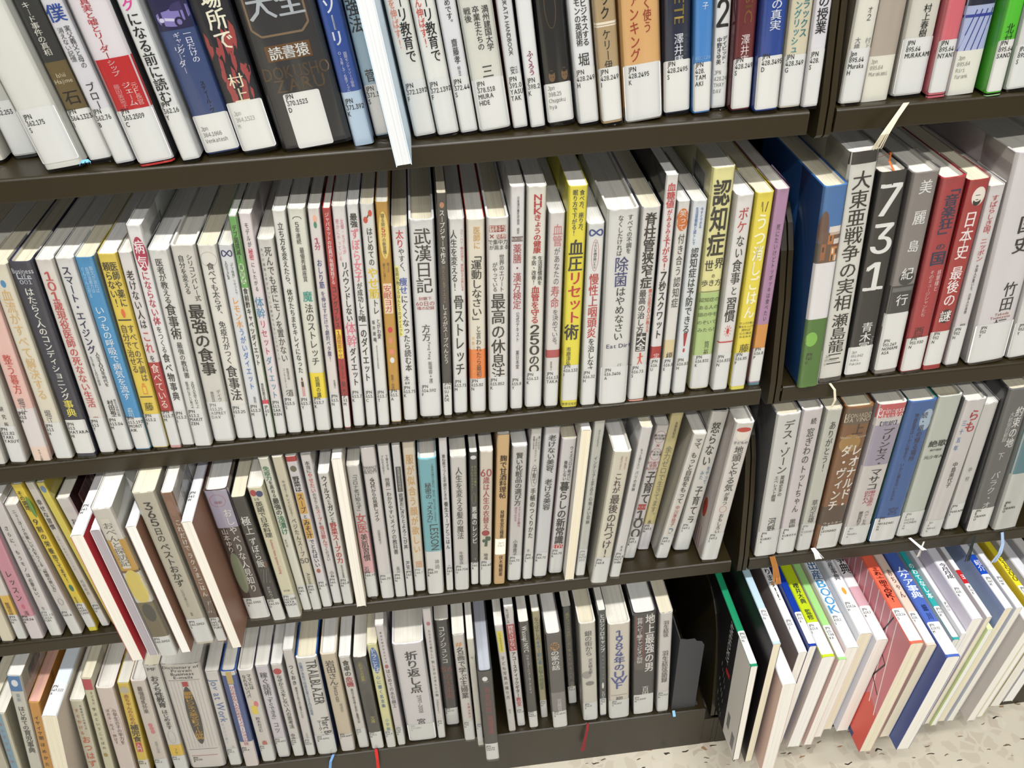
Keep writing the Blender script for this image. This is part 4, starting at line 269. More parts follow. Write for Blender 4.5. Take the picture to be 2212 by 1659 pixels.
 {'R':'C','p':[116.7,-9.6,-227.3],'a':5.9,'w':17.6,'h':181.1,'c':'e4e0d0','E':[['t','一度やれば、一生散らからない',175.5,159.2,0.5,0.12,'c87868',1],['t','「1日片づけ」プログラム',177.1,159.4,0.0,0.12,'c87868',1],['t','これが',155.2,129.0,0.0,0.4,'4a2020',2],['t','最後の片づけ!',127.5,40.8,0.05,0.52,'3c2c26',2]],'l':[40.5,3.0,-0.96,0.96,37.3,'JPN|648.8|I',0,0,0],'n':'cream tidying book jutting out, big dark brown title, third shelf','d':128,'side':'b8b4a8'},
 {'R':'C','p':[134.0,-4.1,-227.5],'a':6.66,'w':11.4,'h':202.9,'c':'e2e0e0','E':[['t','もっと知りたい',177.9,152.6,-0.1,0.2,'222',1],['t','パリの収納',150.5,124.1,-0.1,0.26,'222',1],['t','本多さ',49.2,36.0,0.1,0.2,'333',1]],'l':[40.5,3.0,-0.96,0.96,37.3,'JPN|648.8|MOTT|SHIRI',0,0,0],'n':'white storage book with very small title, leaning, third shelf','d':148},
 {'R':'C','p':[153.9,18.0,-227.3],'a':7.78,'w':13.2,'h':183.8,'c':'dcd8d8','E':[['ring',176.7,162.3,-0.85,0.85,'b03038'],['h','最先端の',171.3,0.0,3.2,'222'],['h','新常識',167.6,0.0,3.2,'222'],['h','×',158.9,0.0,5.0,'b03038'],['ring',155.4,140.5,-0.85,0.85,'b03038'],['h','子どもに',150.9,0.0,3.0,'222'],['h','一番大事',147.5,0.0,3.0,'222'],['h','が1冊で',136.9,0.0,3.8,'b03038'],['h','全部',133.3,0.0,3.8,'b03038'],['h','丸わかり',129.4,0.0,3.8,'b03038'],['t','子育て',126.1,81.5,0.1,0.72,'161616',3],['r',81.5,73.7,-0.7,0.6,'b03038'],['h','ベスト',77.6,-0.05,3.6,'f0e4e4'],['h','1',66.5,0.05,13.0,'2a2a2a'],['h','0',54.4,0.05,13.0,'2a2a2a'],['h','0',39.7,0.05,13.0,'2a2a2a']],'l':[34.7,3.0,-0.96,0.96,31.5,'JPN|649.1|K',0,0,0],'n':'parenting book with two red rings over huge black title','d':128},
 {'R':'C','p':[172.0,29.3,-227.3],'a':7.22,'w':13.5,'h':187.1,'c':'d6ca94','E':[['t','水野美紀の',176.3,155.6,0.2,0.2,'4a4430',1],['t','余力ゼロで',145.7,100.1,0.0,0.5,'8a8468',1],['t','生きてます。',100.1,46.3,0.0,0.46,'8a8468',1],['t','水',44.7,38.1,-0.1,0.34,'333',1],['r',38.4,0.0,-1.0,1.0,'e2dee0']],'l':[39.2,3.0,-0.96,0.96,36.0,'JPN|649.1|M',0,0,1],'n':'khaki yellow book with outlined pale title, third shelf right','d':128},
 {'R':'C','p':[187.5,12.9,-227.1],'a':8.68,'w':14.1,'h':172.6,'c':'e2ded8','E':[['t','ママ、',167.4,151.5,0.0,0.5,'333',2],['t','もっと自信をもって',150.1,82.0,0.0,0.44,'333',2],['t','中川李枝子',79.4,49.4,0.0,0.3,'c05058',1],['cup',46.9,39.2,-0.3,0.4,'7088a0']],'l':[35.6,3.0,-0.96,0.96,32.4,'JPN|649.1|N',0,0,0],'n':'cream book with small cup drawing and red author line','d':128,'side':'d2cfc8'},
 {'R':'C','p':[210.8,20.8,-227.1],'a':6.76,'w':17.8,'h':190.2,'c':'dedcd8','E':[['t','怒らない',177.3,121.7,-0.05,0.48,'161616',2],['t','をやって',121.6,97.6,0.45,0.2,'5088b0',1],['t','みた',115.8,103.8,-0.15,0.2,'5088b0',1],['t','子育てラ',95.4,39.8,0.05,0.44,'161616',2]],'l':[43.1,3.1,-0.96,0.96,39.9,'JPN|649.1|S',0,0,0],'n':'white parenting book with blue small side words, third shelf right','d':128},
 {'R':'C','p':[236.0,3.7,-227.4],'a':4.7,'w':18.8,'h':187.7,'c':'e4e0dc','E':[['e',181.4,166.5,-0.7,0.7,'f4ece4'],['e',182.4,176.7,-0.75,0.75,'c84030'],['h','子どもの',163.8,0.0,3.6,'333'],['t','地頭と',159.7,130.0,0.0,0.46,'333',1],['t','やる気',130.0,101.2,0.0,0.46,'333',1],['t','が育つ',99.7,82.1,0.0,0.26,'333',1],['ring',81.3,71.9,-0.4,0.4,'c86060'],['t','おもしろい',70.3,41.3,-0.0,0.26,'333',1]],'l':[42.7,3.0,-0.96,0.96,39.5,'JPN|649.1|S',0,0,0],'n':'white book with red-capped smiling face at top of spine','d':128,'side':'e4dcd8','sidefig':1},
 {'R':'C2','p':[295.3,1.2,-227.9],'a':-1.43,'w':23.8,'h':194.9,'c':'e0e0de','E':[['t','デス・ゾーン',187.3,119.5,0.1,0.42,'3a3a3a',1],['t','栗城史多の',117.4,88.6,0.3,0.18,'444',1],['t','エベレスト劇場',117.6,82.5,-0.2,0.18,'444',1],['t','河野',59.0,36.7,0.05,0.34,'333',1]],'l':[40.2,3.0,-0.96,0.96,37.0,'JPN|B|KURIKI|K',0,0,0],'n':'white mountaineering book first on right bay third shelf','d':128,'side':'77777a','rib':[[[6.0,-3.2,2.8],[10.1,-6.2,-11.4],[12.3,-9.2,-25.5],[11.6,-13.2,-31.1]],'a06a30',6.5,1]},
 {'R':'C2','p':[317.1,2.1,-228.0],'a':-1.24,'w':20.1,'h':196.8,'c':'ded8da','E':[['t','続',186.5,178.8,0.2,0.26,'444',1],['t','窓ぎわの',174.3,129.0,0.1,0.36,'444',1],['t','トットちゃん',127.3,62.0,0.1,0.32,'444',1],['t','黒柳',52.7,37.5,0.1,0.34,'555',1]],'l':[40.7,3.0,-0.96,0.96,37.5,'JPN|B|KUROYA|K',0,0,0],'n':'pinkish white book second on right bay third shelf','d':148},
 {'R':'C2','p':[336.6,2.7,-228.1],'a':-0.83,'w':15.9,'h':193.6,'c':'d4d4cc','E':[['t','ありがとう!',179.6,115.4,0.1,0.4,'444',1],['t','草刈正雄',76.7,43.7,0.1,0.4,'666',1]],'l':[42.4,3.0,-0.96,0.96,39.2,'JPN|B|KUSAKA|K',0,1,0],'n':'grey-white book with thin thank-you title, right bay third shelf','d':128},
 {'R':'C2','p':[360.2,3.3,-228.0],'a':-0.59,'w':27.7,'h':193.1,'c':'8b5c34','E':[['r',190.5,172.0,-1.0,1.0,'6c5c4c'],['h','LEONARDO',182.9,0.0,5.0,'d8ccb4'],['h','DA VINCI',177.5,0.0,5.0,'d8ccb4'],['t','上',172.4,158.2,0.2,0.4,'2a2018',1],['h','Walter Isaacson',156.2,0.0,3.0,'d8ccb4'],['e',159.7,137.0,-0.9,0.6,'b08848'],['t','レオナルド・',146.3,57.6,0.5,0.36,'f8f4ee',3],['t','ダ・ヴィンチ',146.2,57.5,-0.25,0.36,'f8f4ee',3],['r',63.4,37.1,-1.0,1.0,'5a4638'],['h','ウォルター',38.8,0.1,4.0,'eee']],'l':[36.1,1.0,-0.7,0.97,35.8,'JPN|B|LEONARD|I',0,0,0],'n':'brown and gold biography with large white title, right bay third shelf','d':128,'rib':[[[-16.3,-5.3,9.1],[-13.9,-9.3,6.0],[-9.9,-11.3,-1.8]],'e2e0dc',5,1]},
 {'R':'C2','p':[391.0,3.2,-228.1],'a':-0.51,'w':28.3,'h':192.7,'c':'ddd8d6','E':[['r',192.7,176.5,-1.0,1.0,'d06068'],['r',167.1,115.6,-1.0,1.0,'aca4b8'],['h','Princess',185.0,0.0,6.5,'f4e8e8'],['h','Masako',178.8,0.0,6.5,'f4e8e8'],['h','【完訳】',169.2,0.0,6.0,'3a3a78'],['t','プリンセス・',162.9,113.5,0.15,0.4,'2a2a30',2],['t','マサコ',110.9,81.1,0.15,0.4,'2a2a30',2],['t','菊の玉座の',80.7,57.9,0.35,0.2,'c03850',1],['t','囚われ人',80.7,62.5,-0.05,0.2,'c03850',1],['t','ベン・ヒルズ',51.4,26.6,0.35,0.16,'444',1],['t','藤田真利子',51.5,30.6,-0.1,0.16,'444',1]],'l':[30.3,3.0,-0.96,0.96,27.1,'Jpn|B|Masako|H',1,0,0],'n':'pink-topped mauve book with indigo brackets, right bay third shelf','d':128},
 {'R':'C2','p':[421.6,2.8,-227.9],'a':-1.1,'w':28.3,'h':192.0,'c':'3568ac','E':[['e',181.7,155.0,0.1,1.0,'b4c8dc'],['t','続・風の帰る場所',178.3,115.8,0.35,0.2,'1c2c50',1],['t','映画監督はいかに始まり、いかに幕を引いたのか',177.9,62.2,-0.2,0.13,'1c3468',1],['t','宮',52.1,40.8,0.15,0.4,'1c3c78',1]],'l':[37.7,3.0,-0.96,0.96,38.0,'JPN|B|MIYAZAKI|H|M',0,0,0],'n':'strong blue book with white cloud shape, right bay third shelf','d':128,'side':'3c8070'},
 {'R':'C2','p':[451.4,6.0,-227.8],'a':-1.73,'w':24.8,'h':191.9,'c':'cdd2ca','E':[['h','絶歌',132.9,0.1,9.0,'222'],['h','神戸連続',124.5,0.1,3.0,'333'],['h','元少年A',115.2,0.1,5.0,'222']],'l':[38.7,3.0,-0.96,0.96,35.5,'JPN|B|MOTO|SHONEN|A|M',0,1,0],'n':'greenish grey book with horizontal black title, right bay third shelf','d':128,'rib':[[[-2.6,-8.0,7.2],[3.6,-13.0,2.2],[13.2,-15.0,-6.9]],'ecebe8',3.2,1]},
 {'R':'C2','p':[474.7,1.5,-227.9],'a':-1.73,'w':21.4,'h':188.0,'c':'dedada','E':[['t','らも',176.0,147.4,0.2,0.5,'c03848',3],['t','三十五年',165.5,123.1,-0.5,0.2,'5888c0',1],['t','中島美代子',109.4,74.1,0.0,0.24,'444',1]],'l':[27.1,3.0,-0.96,0.96,23.9,'Jpn|B|Nakaji|N',1,0,0],'n':'white book with two rounded red kana, right bay third shelf','d':128,'side':'5a5a5e','rib':[[[-8.2,-3.5,-1.3],[-12.0,-7.5,-7.0],[-14.6,-9.5,-17.5]],'bcb8b0',2,1]},
 {'R':'C2','p':[500.7,8.1,-227.7],'a':-3.34,'w':16.7,'h':175.7,'c':'dcdad8','E':[['t','中村',95.4,70.2,0.0,0.24,'888',0]],'l':[41.0,3.0,-0.96,0.96,37.8,'JPN|I|NAKAMU|I',0,0,0],'n':'white hardback with black board edge, right bay third shelf','d':128},
 {'R':'C2','p':[525.8,1.2,-227.2],'a':-4.65,'w':24.4,'h':196.3,'c':'6f6f70','E':[['t','約束の地',173.7,120.6,0.35,0.32,'eee',2],['t','大統領回顧録',168.1,129.7,-0.2,0.18,'e0e0e0',1],['t','下',115.7,105.3,-0.05,0.26,'e8e8e8',1],['t','バラク・オ',89.2,35.4,0.05,0.34,'e4e4e4',1]],'l':[36.5,3.0,-0.96,0.96,33.9,'JPN|B|OBAMA|O',0,0,0],'n':'thick grey memoir with white title, right bay third shelf','d':148,'side':'4a4a4c','rib':[[[-3.3,-3.2,-2.5],[-6.7,-7.2,-13.4],[-7.7,-9.2,-35.1]],'18221c',3.5,1]},
 {'R':'C2','p':[555.6,-0.5,-226.9],'a':-5.49,'w':26.3,'h':195.2,'c':'d4d6d2','E':[['r',195.2,84.8,-1.0,1.0,'5a8a98']],'l':[46.4,6.4,-0.96,0.96,43.2,'JPN|B|OBAMA|O',0,0,1],'n':'teal and white book at the picture edge, right bay third shelf','d':148,'rib':[[[-3.1,-1.5,-1.9],[-1.7,-5.5,-16.3],[-4.0,-8.5,-27.3],[-8.5,-8.5,-41.5]],'9cb0cc',3.5,1]},
 {'R':'D','p':[-585.7,4.0,-505.8],'a':12.12,'w':13.6,'h':162.1,'c':'d2ccbc','E':[],'l':None,'n':'off-white book only partly in view at the far left, bottom shelf','d':128},
 {'R':'D','p':[-571.4,4.0,-505.8],'a':12.93,'w':12.5,'h':165.3,'c':'dcd8c4','E':[['r',165.3,6.7,-0.9,0.35,'88aec4'],['t','男の子の心と体',150.1,60.8,-0.3,0.3,'c08890',1]],'l':None,'n':'cream book with light blue spine strip, bottom shelf far left','d':128},
 {'R':'D','p':[-550.5,4.0,-505.4],'a':14.14,'w':14.5,'h':229.1,'c':'dedcd2','E':[['r',229.1,201.6,-0.95,0.8,'4a86c0'],['e',222.4,210.3,-0.5,0.4,'f0f4f8'],['t','はじめての',173.9,128.0,0.0,0.44,'3a3a3a',2],['t','育児事典',128.0,80.3,0.05,0.5,'3a3a3a',2],['t','最新',198.1,182.0,0.0,0.3,'a8c0d0',1]],'l':None,'n':'white childcare book with a blue square on top, bottom shelf','d':182,'side':'cfcabc','bar':1},
 {'R':'D','p':[-536.6,4.0,-505.7],'a':14.14,'w':12.1,'h':178.9,'c':'dfa64c','E':[['t','イヤイヤ期',153.6,103.6,-0.1,0.4,'4a3418',2],['t','ほめかた',101.6,46.0,-0.1,0.4,'4a3418',2]],'l':None,'n':'orange book with dark handwritten title, bottom shelf left','d':128,'pg':'d8a898'},
 {'R':'D','p':[-509.9,-22.0,-505.3],'a':13.9,'w':15.6,'h':189.5,'c':'d8e0e6','E':[],'l':[38.0,3.0,-0.96,0.96,34.0,'JPN|649.122|A',0,0,0],'n':'white spined booklet with green title end, laid spine up','d':257,'side':'d6ccc0','su':1,'suband':'1f8a38','sutext':'スマホで'},
 {'R':'D','p':[-484.7,4.0,-505.7],'a':11.49,'w':14.9,'h':170.6,'c':'d8d4c0','E':[['t','すぐかける',157.2,101.7,-0.3,0.3,'d07050',1],['t','おつはず',101.6,33.5,0.0,0.6,'d86848',2],['t','不登校からの育て方',162.6,113.4,0.4,0.16,'444',1]],'l':None,'n':'beige book with red-orange brush title, bottom shelf left','d':128},
 {'R':'D','p':[-467.1,4.0,-506.1],'a':11.02,'w':11.0,'h':208.5,'c':'dcd8bc','E':[['r',206.6,187.3,-0.85,0.85,'c84858'],['t','子どもに',184.6,159.3,0.3,0.26,'444',1],['t','学ぶということばの',155.6,67.7,0.0,0.34,'444438',1],['e',61.5,53.1,-0.5,0.4,'b09858']],'l':None,'n':'cream book with small rose-red tag at top, bottom shelf','d':148},
 {'R':'D','p':[-446.4,4.0,-505.6],'a':9.57,'w':19.2,'h':186.3,'c':'e4d8d2','E':[['t','小学生の子の学力を',146.8,74.5,0.35,0.24,'6a5058',1],['t','ほめる・叱る・伸ばす',147.2,75.0,-0.35,0.2,'7a6068',0],['ring',148.8,72.6,-0.7,0.8,'d89090']],'l':None,'n':'pale pink book with thin red frame, bottom shelf left','d':128},
 {'R':'D','p':[-427.0,4.0,-506.1],'a':9.76,'w':12.9,'h':191.2,'c':'e6cc50','E':[['e',185.2,171.8,-0.8,0.8,'c8c0a8'],['t','赤ちゃんのための',170.5,111.7,0.05,0.44,'a85c28',2],['t','補完食',111.7,75.8,0.05,0.7,'3a3420',3],['r',74.8,54.5,-0.5,0.55,'c84848'],['t','入門',73.2,55.8,0.0,0.4,'f4e8e0',2],['r',37.2,0.0,-1.0,1.0,'e4e0d4']],'l':[36.8,3.0,-0.96,0.96,33.6,'JPN|599.3',0,0,1],'n':'yellow baby food book with red tag, bottom shelf','d':128},
 {'R':'D','p':[-406.1,4.0,-506.0],'a':8.28,'w':16.7,'h':191.6,'c':'ddd4cc','E':[['t','最強母乳外来',181.0,129.3,0.0,0.34,'6a6058',2],['e',110.0,102.2,-0.3,0.3,'d88890'],['e',103.1,95.2,-0.25,0.35,'d88890'],['e',96.2,88.2,-0.2,0.4,'d88890'],['t','産婦人科医',72.0,47.0,0.1,0.2,'aaa',0]],'l':[35.1,3.0,-0.96,0.96,31.9,'JPN|649.3',0,0,0],'n':'dull pinkish book with three stacked pink dots, bottom shelf','d':128},
 {'R':'D','p':[-384.8,4.0,-506.1],'a':7.22,'w':16.6,'h':214.7,'c':'dcdad6','E':[['h','MF',208.5,0.0,5.0,'444'],['t','おうち性教育',196.3,136.4,0.0,0.52,'333',3],['t','はじめます',132.6,92.7,0.05,0.4,'333',2],['ring',89.7,63.2,-0.5,0.5,'999'],['r',60.1,36.9,-1.0,1.0,'e8c848'],['t','フク',52.8,39.1,0.0,0.24,'6a5010',1]],'l':[36.7,3.0,-0.96,0.96,33.5,'JPN|649.3',0,0,0],'n':'white book with amber band near foot, left of striped dictionary','d':148},
 {'R':'D','p':[-352.9,4.0,-504.8],'a':6.61,'w':41.2,'h':209.8,'c':'e0dcd8','E':[['h','Dictionary of',204.3,0.0,4.6,'333'],['h','Proven',198.3,0.0,4.6,'333'],['h','Business',192.2,0.0,4.6,'333'],['h','E-mails',186.0,0.0,4.6,'333'],['r',181.2,180.7,-0.8,0.8,'555'],['stripes',179.8,46.2,-0.9,0.9,'b0a8a4'],['r',178.0,169.1,-0.15,0.15,'b83840'],['e',169.1,53.5,-0.33,0.33,'3a3836'],['t','最新ビジネス英文Eメール辞典',160.0,62.9,0.0,0.22,'d8a838',2],['r',43.0,42.4,-0.8,0.8,'555'],['r',29.2,28.4,-0.75,0.7,'c06060']],'l':[27.6,3.0,-0.96,0.96,24.4,'JPN|652.03|P',0,0,1],'n':'thick white striped dictionary with black oval panel, bottom shelf','d':148},
 {'R':'D','p':[-320.5,3.4,-506.4],'a':6.01,'w':14.9,'h':192.3,'c':'e2dedc','E':[['v','Joy at Work',179.2,94.0,0.0,0.62,'4a78b0',0],['t','片づけで働く',93.4,48.7,-0.4,0.22,'b0b8d0',0],['t','人を',45.8,34.7,0.3,0.24,'aaa',0]],'l':[39.2,3.0,-0.96,0.96,36.0,'JPN|650.1|K',0,0,0],'n':'white book with large blue sideways English title, bottom shelf','d':128},
 {'R':'D','p':[-300.9,0.6,-506.4],'a':5.53,'w':16.9,'h':193.6,'c':'33549a','E':[['r',193.6,186.0,-1.0,1.0,'dcdcda'],['r',192.3,170.2,-0.35,0.4,'d0b46c'],['r',169.3,44.2,-0.3,0.3,'e8e0e4'],['t','ひらめかない人のための',166.4,103.6,0.0,0.34,'b85060',2],['t','イノベーションの技',103.6,46.4,0.0,0.34,'b85060',2],['r',54.1,0.0,-1.0,1.0,'e2dad8']],'l':[44.1,4.1,-0.96,0.96,40.9,'JPN|658.4|S',0,0,1],'n':'blue book with white strip of red text, bottom shelf','d':128},
 {'R':'D','p':[-280.6,2.9,-506.5],'a':4.58,'w':16.6,'h':188.6,'c':'dedad6','E':[['t','ママには',181.3,152.1,0.3,0.28,'333',2],['t','なれないパパ',180.2,136.4,-0.35,0.26,'333',2],['e',132.3,120.3,-0.5,0.1,'e8d8c0'],['e',129.7,117.8,0.0,0.6,'e08088'],['r',120.2,104.0,-0.5,0.3,'ecd850'],['t','鈴木おさむ',97.8,66.3,0.0,0.3,'555',1],['e',47.8,36.7,-0.3,0.4,'c07060']],'l':[38.9,3.0,-0.96,0.96,35.7,'JPN|599|S',0,0,0],'n':'white parenting comic book with yellow cartoon father, bottom shelf','d':128},
 {'R':'D','p':[-262.8,5.9,-506.6],'a':4.38,'w':15.0,'h':188.2,'c':'dcd8e0','E':[['t','稼ぐ話術',176.3,132.4,0.0,0.54,'3a3a44',1],['t','「すぐできる」',133.3,80.5,0.0,0.42,'3a3a44',1],['t','コツ',78.4,54.9,0.0,0.42,'3a3a44',1]],'l':[44.9,4.9,-0.96,0.96,41.7,'JPN|658.452|K',0,0,0],'n':'lavender-white book with thin speaking-skill title, bottom shelf','d':128},
 {'R':'D','p':[-244.9,4.9,-506.8],'a':3.79,'w':12.6,'h':189.6,'c':'e0dcda','E':[['e',182.1,170.9,-0.8,0.7,'c03840'],['t','なぜかミスをしない',169.9,107.5,0.0,0.46,'333',2],['t','人の思考法',106.4,62.5,0.05,0.44,'333',2],['t','中尾',51.9,35.4,-0.2,0.4,'444',2]],'l':[40.5,3.0,-0.96,0.96,37.3,'JPN|658|N',0,0,0],'n':'white book with red oval seal at top, bottom shelf','d':128},
 {'R':'D','p':[-230.0,3.9,-506.8],'a':4.02,'w':11.2,'h':213.6,'c':'dfdbd8','E':[['t','つくおき',187.8,148.4,-0.05,0.46,'333',3],['t','週末まとめて作り置きレシピ',145.4,83.1,0.0,0.26,'444',1],['t','nozomi',51.1,37.9,0.0,0.22,'777',0]],'l':[39.3,3.0,-0.96,0.96,36.1,'JPN|641|NOZ',0,0,0],'n':'slim white book with four round black kana, bottom shelf','d':148},
 {'R':'D','p':[-210.0,2.9,-506.5],'a':3.39,'w':23.5,'h':197.5,'c':'e2e0de','E':[['v','TRAILBLAZER',192.7,107.2,0.35,0.52,'2a2a2a',2],['t','企業が本気で社会を変える10の思考',189.8,86.5,-0.65,0.16,'5878a8',1],['v','Marc Be',81.2,39.2,0.5,0.4,'2a2a2a',2],['t','マーク・ベ',76.1,38.3,-0.15,0.2,'333',1]],'l':[43.8,3.8,-0.96,0.96,40.6,'JPN|658.4092|B',0,0,0],'n':'white book with tall stretched black English capitals, bottom shelf','d':148,'side':'2c5494','rib':[[[7.6,-4.9,7.0],[3.6,-8.9,-1.0],[-0.6,-9.9,-27.8]],'6c94c8',3.2,0]},
 {'R':'D','p':[-185.3,4.7,-506.7],'a':2.9,'w':17.8,'h':196.7,'c':'d8ccb6','E':[['t','岩田さん',185.3,138.0,0.0,0.56,'3a3028',1],['v','Iwata-san',136.9,105.0,0.1,0.34,'4a4038',0],['t','ほぼ日',102.7,84.1,0.3,0.2,'777',0],['r',37.2,0.0,-1.0,1.0,'e2dedc']],'l':[40.6,3.0,-0.96,0.96,37.4,'JPN|338.4092|I',0,0,1],'n':'beige book with four soft black characters, bottom shelf','d':148},
 {'R':'D','p':[-165.8,5.3,-506.9],'a':2.03,'w':13.3,'h':187.7,'c':'e0dcd6','E':[['t','食卓の',181.1,151.0,0.0,0.56,'2a2a2a',3],['t','危機',150.0,130.6,0.0,0.62,'b83840',3],['t','遺伝子組み換え食品と農薬汚染',127.5,56.1,0.05,0.24,'555',1]],'l':[45.2,5.2,-0.96,0.96,42.0,'JPN|363|Y',0,0,0],'n':'white book with last two title characters red, bottom shelf','d':128},
 {'R':'D','p':[-148.8,1.7,-506.9],'a':1.95,'w':15.8,'h':188.3,'c':'45423e','E':[['e',180.3,138.6,-0.8,0.6,'5a5650'],['e',122.5,71.1,-0.5,0.8,'33302c'],['t','これからの建築',182.2,144.4,-0.1,0.26,'d0c850',1],['t','文庫',73.3,58.3,0.1,0.3,'d0c850',1]],'l':[39.2,3.2,-0.96,0.96,37.8,'JPN|720.1|M',0,0,0],'n':'dark textured grey book with pale yellow small title, bottom shelf','d':128,'rib':[[[-2.1,-3.7,7.4],[-2.1,-7.7,-9.0],[-4.3,-8.7,-45.4]],'c02420',3.6,0]},
 {'R':'D','p':[-132.4,1.2,-507.0],'a':1.72,'w':11.5,'h':210.1,'c':'e8e6b0','E':[['e',204.2,156.2,-0.8,0.85,'3c6cb0'],['t','ドラことば',202.4,158.1,0.0,0.56,'f0f4fa',2],['t','心に響く名言集',153.4,87.5,0.0,0.4,'5080b0',2],['t','小学館',66.3,38.1,0.1,0.4,'6a94c0',1]],'l':[39.7,3.0,-0.96,0.96,36.5,'JPN|741.5|D',0,0,0],'n':'slim pale yellow book with blue title cloud, bottom shelf','d':148},
 {'R':'D','p':[-119.8,2.8,-507.1],'a':1.34,'w':9.7,'h':238.7,'c':'e0dadc','E':[['t','基本の結びからわかる',228.3,170.4,0.0,0.22,'444',1],['e',168.3,161.0,-0.5,0.4,'b06068'],['t','はじめての水引細工',159.9,82.3,0.05,0.5,'3a3a3a',1]],'l':[43.0,3.0,-0.96,0.96,39.8,'JPN|745|HA|JI',0,0,0],'n':'slim white craft book next to very thick white one, bottom shelf','d':182},
 {'R':'D','p':[-94.0,5.5,-506.8],'a':1.41,'w':34.4,'h':197.4,'c':'e2dfe2','E':[['t','折り返し点',182.8,102.7,0.1,0.4,'2a2a2a',3],['v','1997~2008',97.9,60.6,0.2,0.16,'444',0],['t','宮',48.9,36.7,0.1,0.3,'333',2]],'l':[37.6,3.0,-0.96,0.96,34.4,'JPN|741.5802|M',1,1,0],'n':'very thick white book with short bold black title, bottom shelf','d':148},
 {'R':'D','p':[-70.5,5.3,-507.0],'a':1.72,'w':9.6,'h':253.8,'c':'dedada','E':[['e',231.4,224.7,-0.4,0.5,'b87080'],['t','カラフルで愛らしい',218.0,164.7,0.0,0.3,'444',1],['t','刺し子のふきんと小物',162.6,90.3,0.05,0.36,'444',1],['v','Hidamari',84.6,56.4,0.0,0.3,'888',0]],'l':[42.5,3.0,-0.96,0.96,39.3,'JPN|746|S',0,0,0],'n':'slim white craft book with small pink emblem, bottom shelf','d':182},
 {'R':'D','p':[-56.1,20.0,-507.0],'a':1.49,'w':17.0,'h':211.4,'c':'222021','E':[['t','コシノジュンコ',201.5,132.0,-0.1,0.42,'e8e8e6',3],['h','56',120.9,0.0,9.0,'8a3428'],['t','の大未来',112.1,59.2,0.0,0.6,'8a3428',1]],'l':[40.5,4.5,-0.96,0.96,38.9,'JPN|746.92|K',0,0,0],'n':'black book with white katakana and dull red title, bottom shelf','d':148},
 {'R':'D','p':[-36.2,-2.1,-507.1],'a':0.86,'w':13.7,'h':213.3,'c':'e0dcd8','E':[['h','#',196.7,-0.1,8.0,'e0983c'],['t','名画で学ぶ主婦業',190.6,91.7,0.0,0.62,'2a2a2a',2],['t','主婦は再び',83.1,50.0,0.4,0.22,'c86068',1]],'l':[44.0,4.0,-0.96,0.96,40.8,'JPN|750|N',0,0,0],'n':'white book with orange hash sign above black title, bottom shelf','d':148},
 {'R':'D','p':[-23.6,-10.6,-507.1],'a':0.78,'w':7.7,'h':214.9,'c':'dcdad0','E':[['t','今',185.2,177.1,0.0,0.4,'555',0]],'l':[51.8,11.8,-0.96,0.96,48.6,'JPN|757|I',0,0,0],'n':'slim plain cream book left of protruding dark one, bottom shelf','d':148},
 {'R':'D','p':[-10.8,-30.5,-507.1],'a':0.61,'w':16.4,'h':183.2,'c':'353434','E':[['e',173.4,165.1,-0.45,0.3,'f0f0f0'],['r',164.0,163.2,-0.3,0.4,'aaa'],['t','有害超獣',154.3,102.7,0.1,0.44,'8c3434',1],['r',99.1,56.9,-0.3,0.65,'55292a'],['t','極秘報告書',96.9,59.4,0.17,0.36,'9c4040',1]],'l':[38.3,3.0,-0.96,0.96,33.0,'JPN|759.90|TOYO',0,0,0],'n':'dark book jutting out over the base with dull red title','d':128,'side':'3a3a3a','pg':'a8acb4'},
 {'R':'D','p':[16.5,2.8,-507.1],'a':-1.51,'w':9.5,'h':214.2,'c':'dedad8','E':[['r',204.1,165.3,-0.7,0.6,'ece04c'],['t','いつものカメラで',202.1,167.4,0.0,0.3,'6a6010',1],['t','子ども写真の撮り方',159.0,70.7,0.0,0.46,'4a4a4a',1],['t','鈴木',50.4,40.6,0.0,0.3,'888',0]],'l':None,'n':'slim white photo book with yellow patch at top, bottom shelf','d':148},
 {'R':'D','p':[28.4,8.1,-507.1],'a':-1.3,'w':10.4,'h':237.0,'c':'e0dcdc','E':[['t','なつばやしの',233.8,208.6,-0.4,0.3,'222',2],['r',206.5,158.1,-0.85,0.85,'b03038'],['t','挫折させない',205.2,159.2,0.0,0.62,'f0e0e0',2],['t','アコースティックギター',156.0,65.3,0.0,0.5,'222',3],['t','教室',64.8,44.9,0.0,0.6,'b83840',2]],'l':[40.6,3.0,-0.96,0.96,37.4,'JPN|787.6',0,0,0],'n':'slim white guitar book with red title block, bottom shelf','d':182},
 {'R':'D','p':[43.4,3.8,-507.0],'a':-1.42,'w':11.9,'h':213.6,'c':'3f3c3a','E':[['v','Wassup! NYC',207.2,158.2,0.0,0.5,'f0f0ee',2],['t','ワサップ!ニューヨークシティ',153.9,75.9,0.05,0.3,'dcdcda',2]],'l':[37.7,3.0,-0.96,0.96,36.4,'JPN|784|MIZUN',0,0,0],'n':'slim charcoal book with white script lettering, bottom shelf','d':148},
 {'R':'D','p':[58.3,16.7,-507.1],'a':-1.51,'w':9.3,'h':212.2,'c':'b4ac84','E':[['t','なつばやしの',202.0,160.1,0.0,0.54,'3a3820',1],['t','ギター初心者',159.1,112.5,0.0,0.6,'4878a0',3],['t','お悩み相談室',110.3,60.7,0.0,0.6,'4a7840',3],['r',35.3,0.0,-1.0,1.0,'e0dedc']],'l':[38.3,3.0,-0.96,0.96,35.1,'JPN|787|N',0,0,0],'n':'slim khaki book with blue and green words, bottom shelf','d':148},
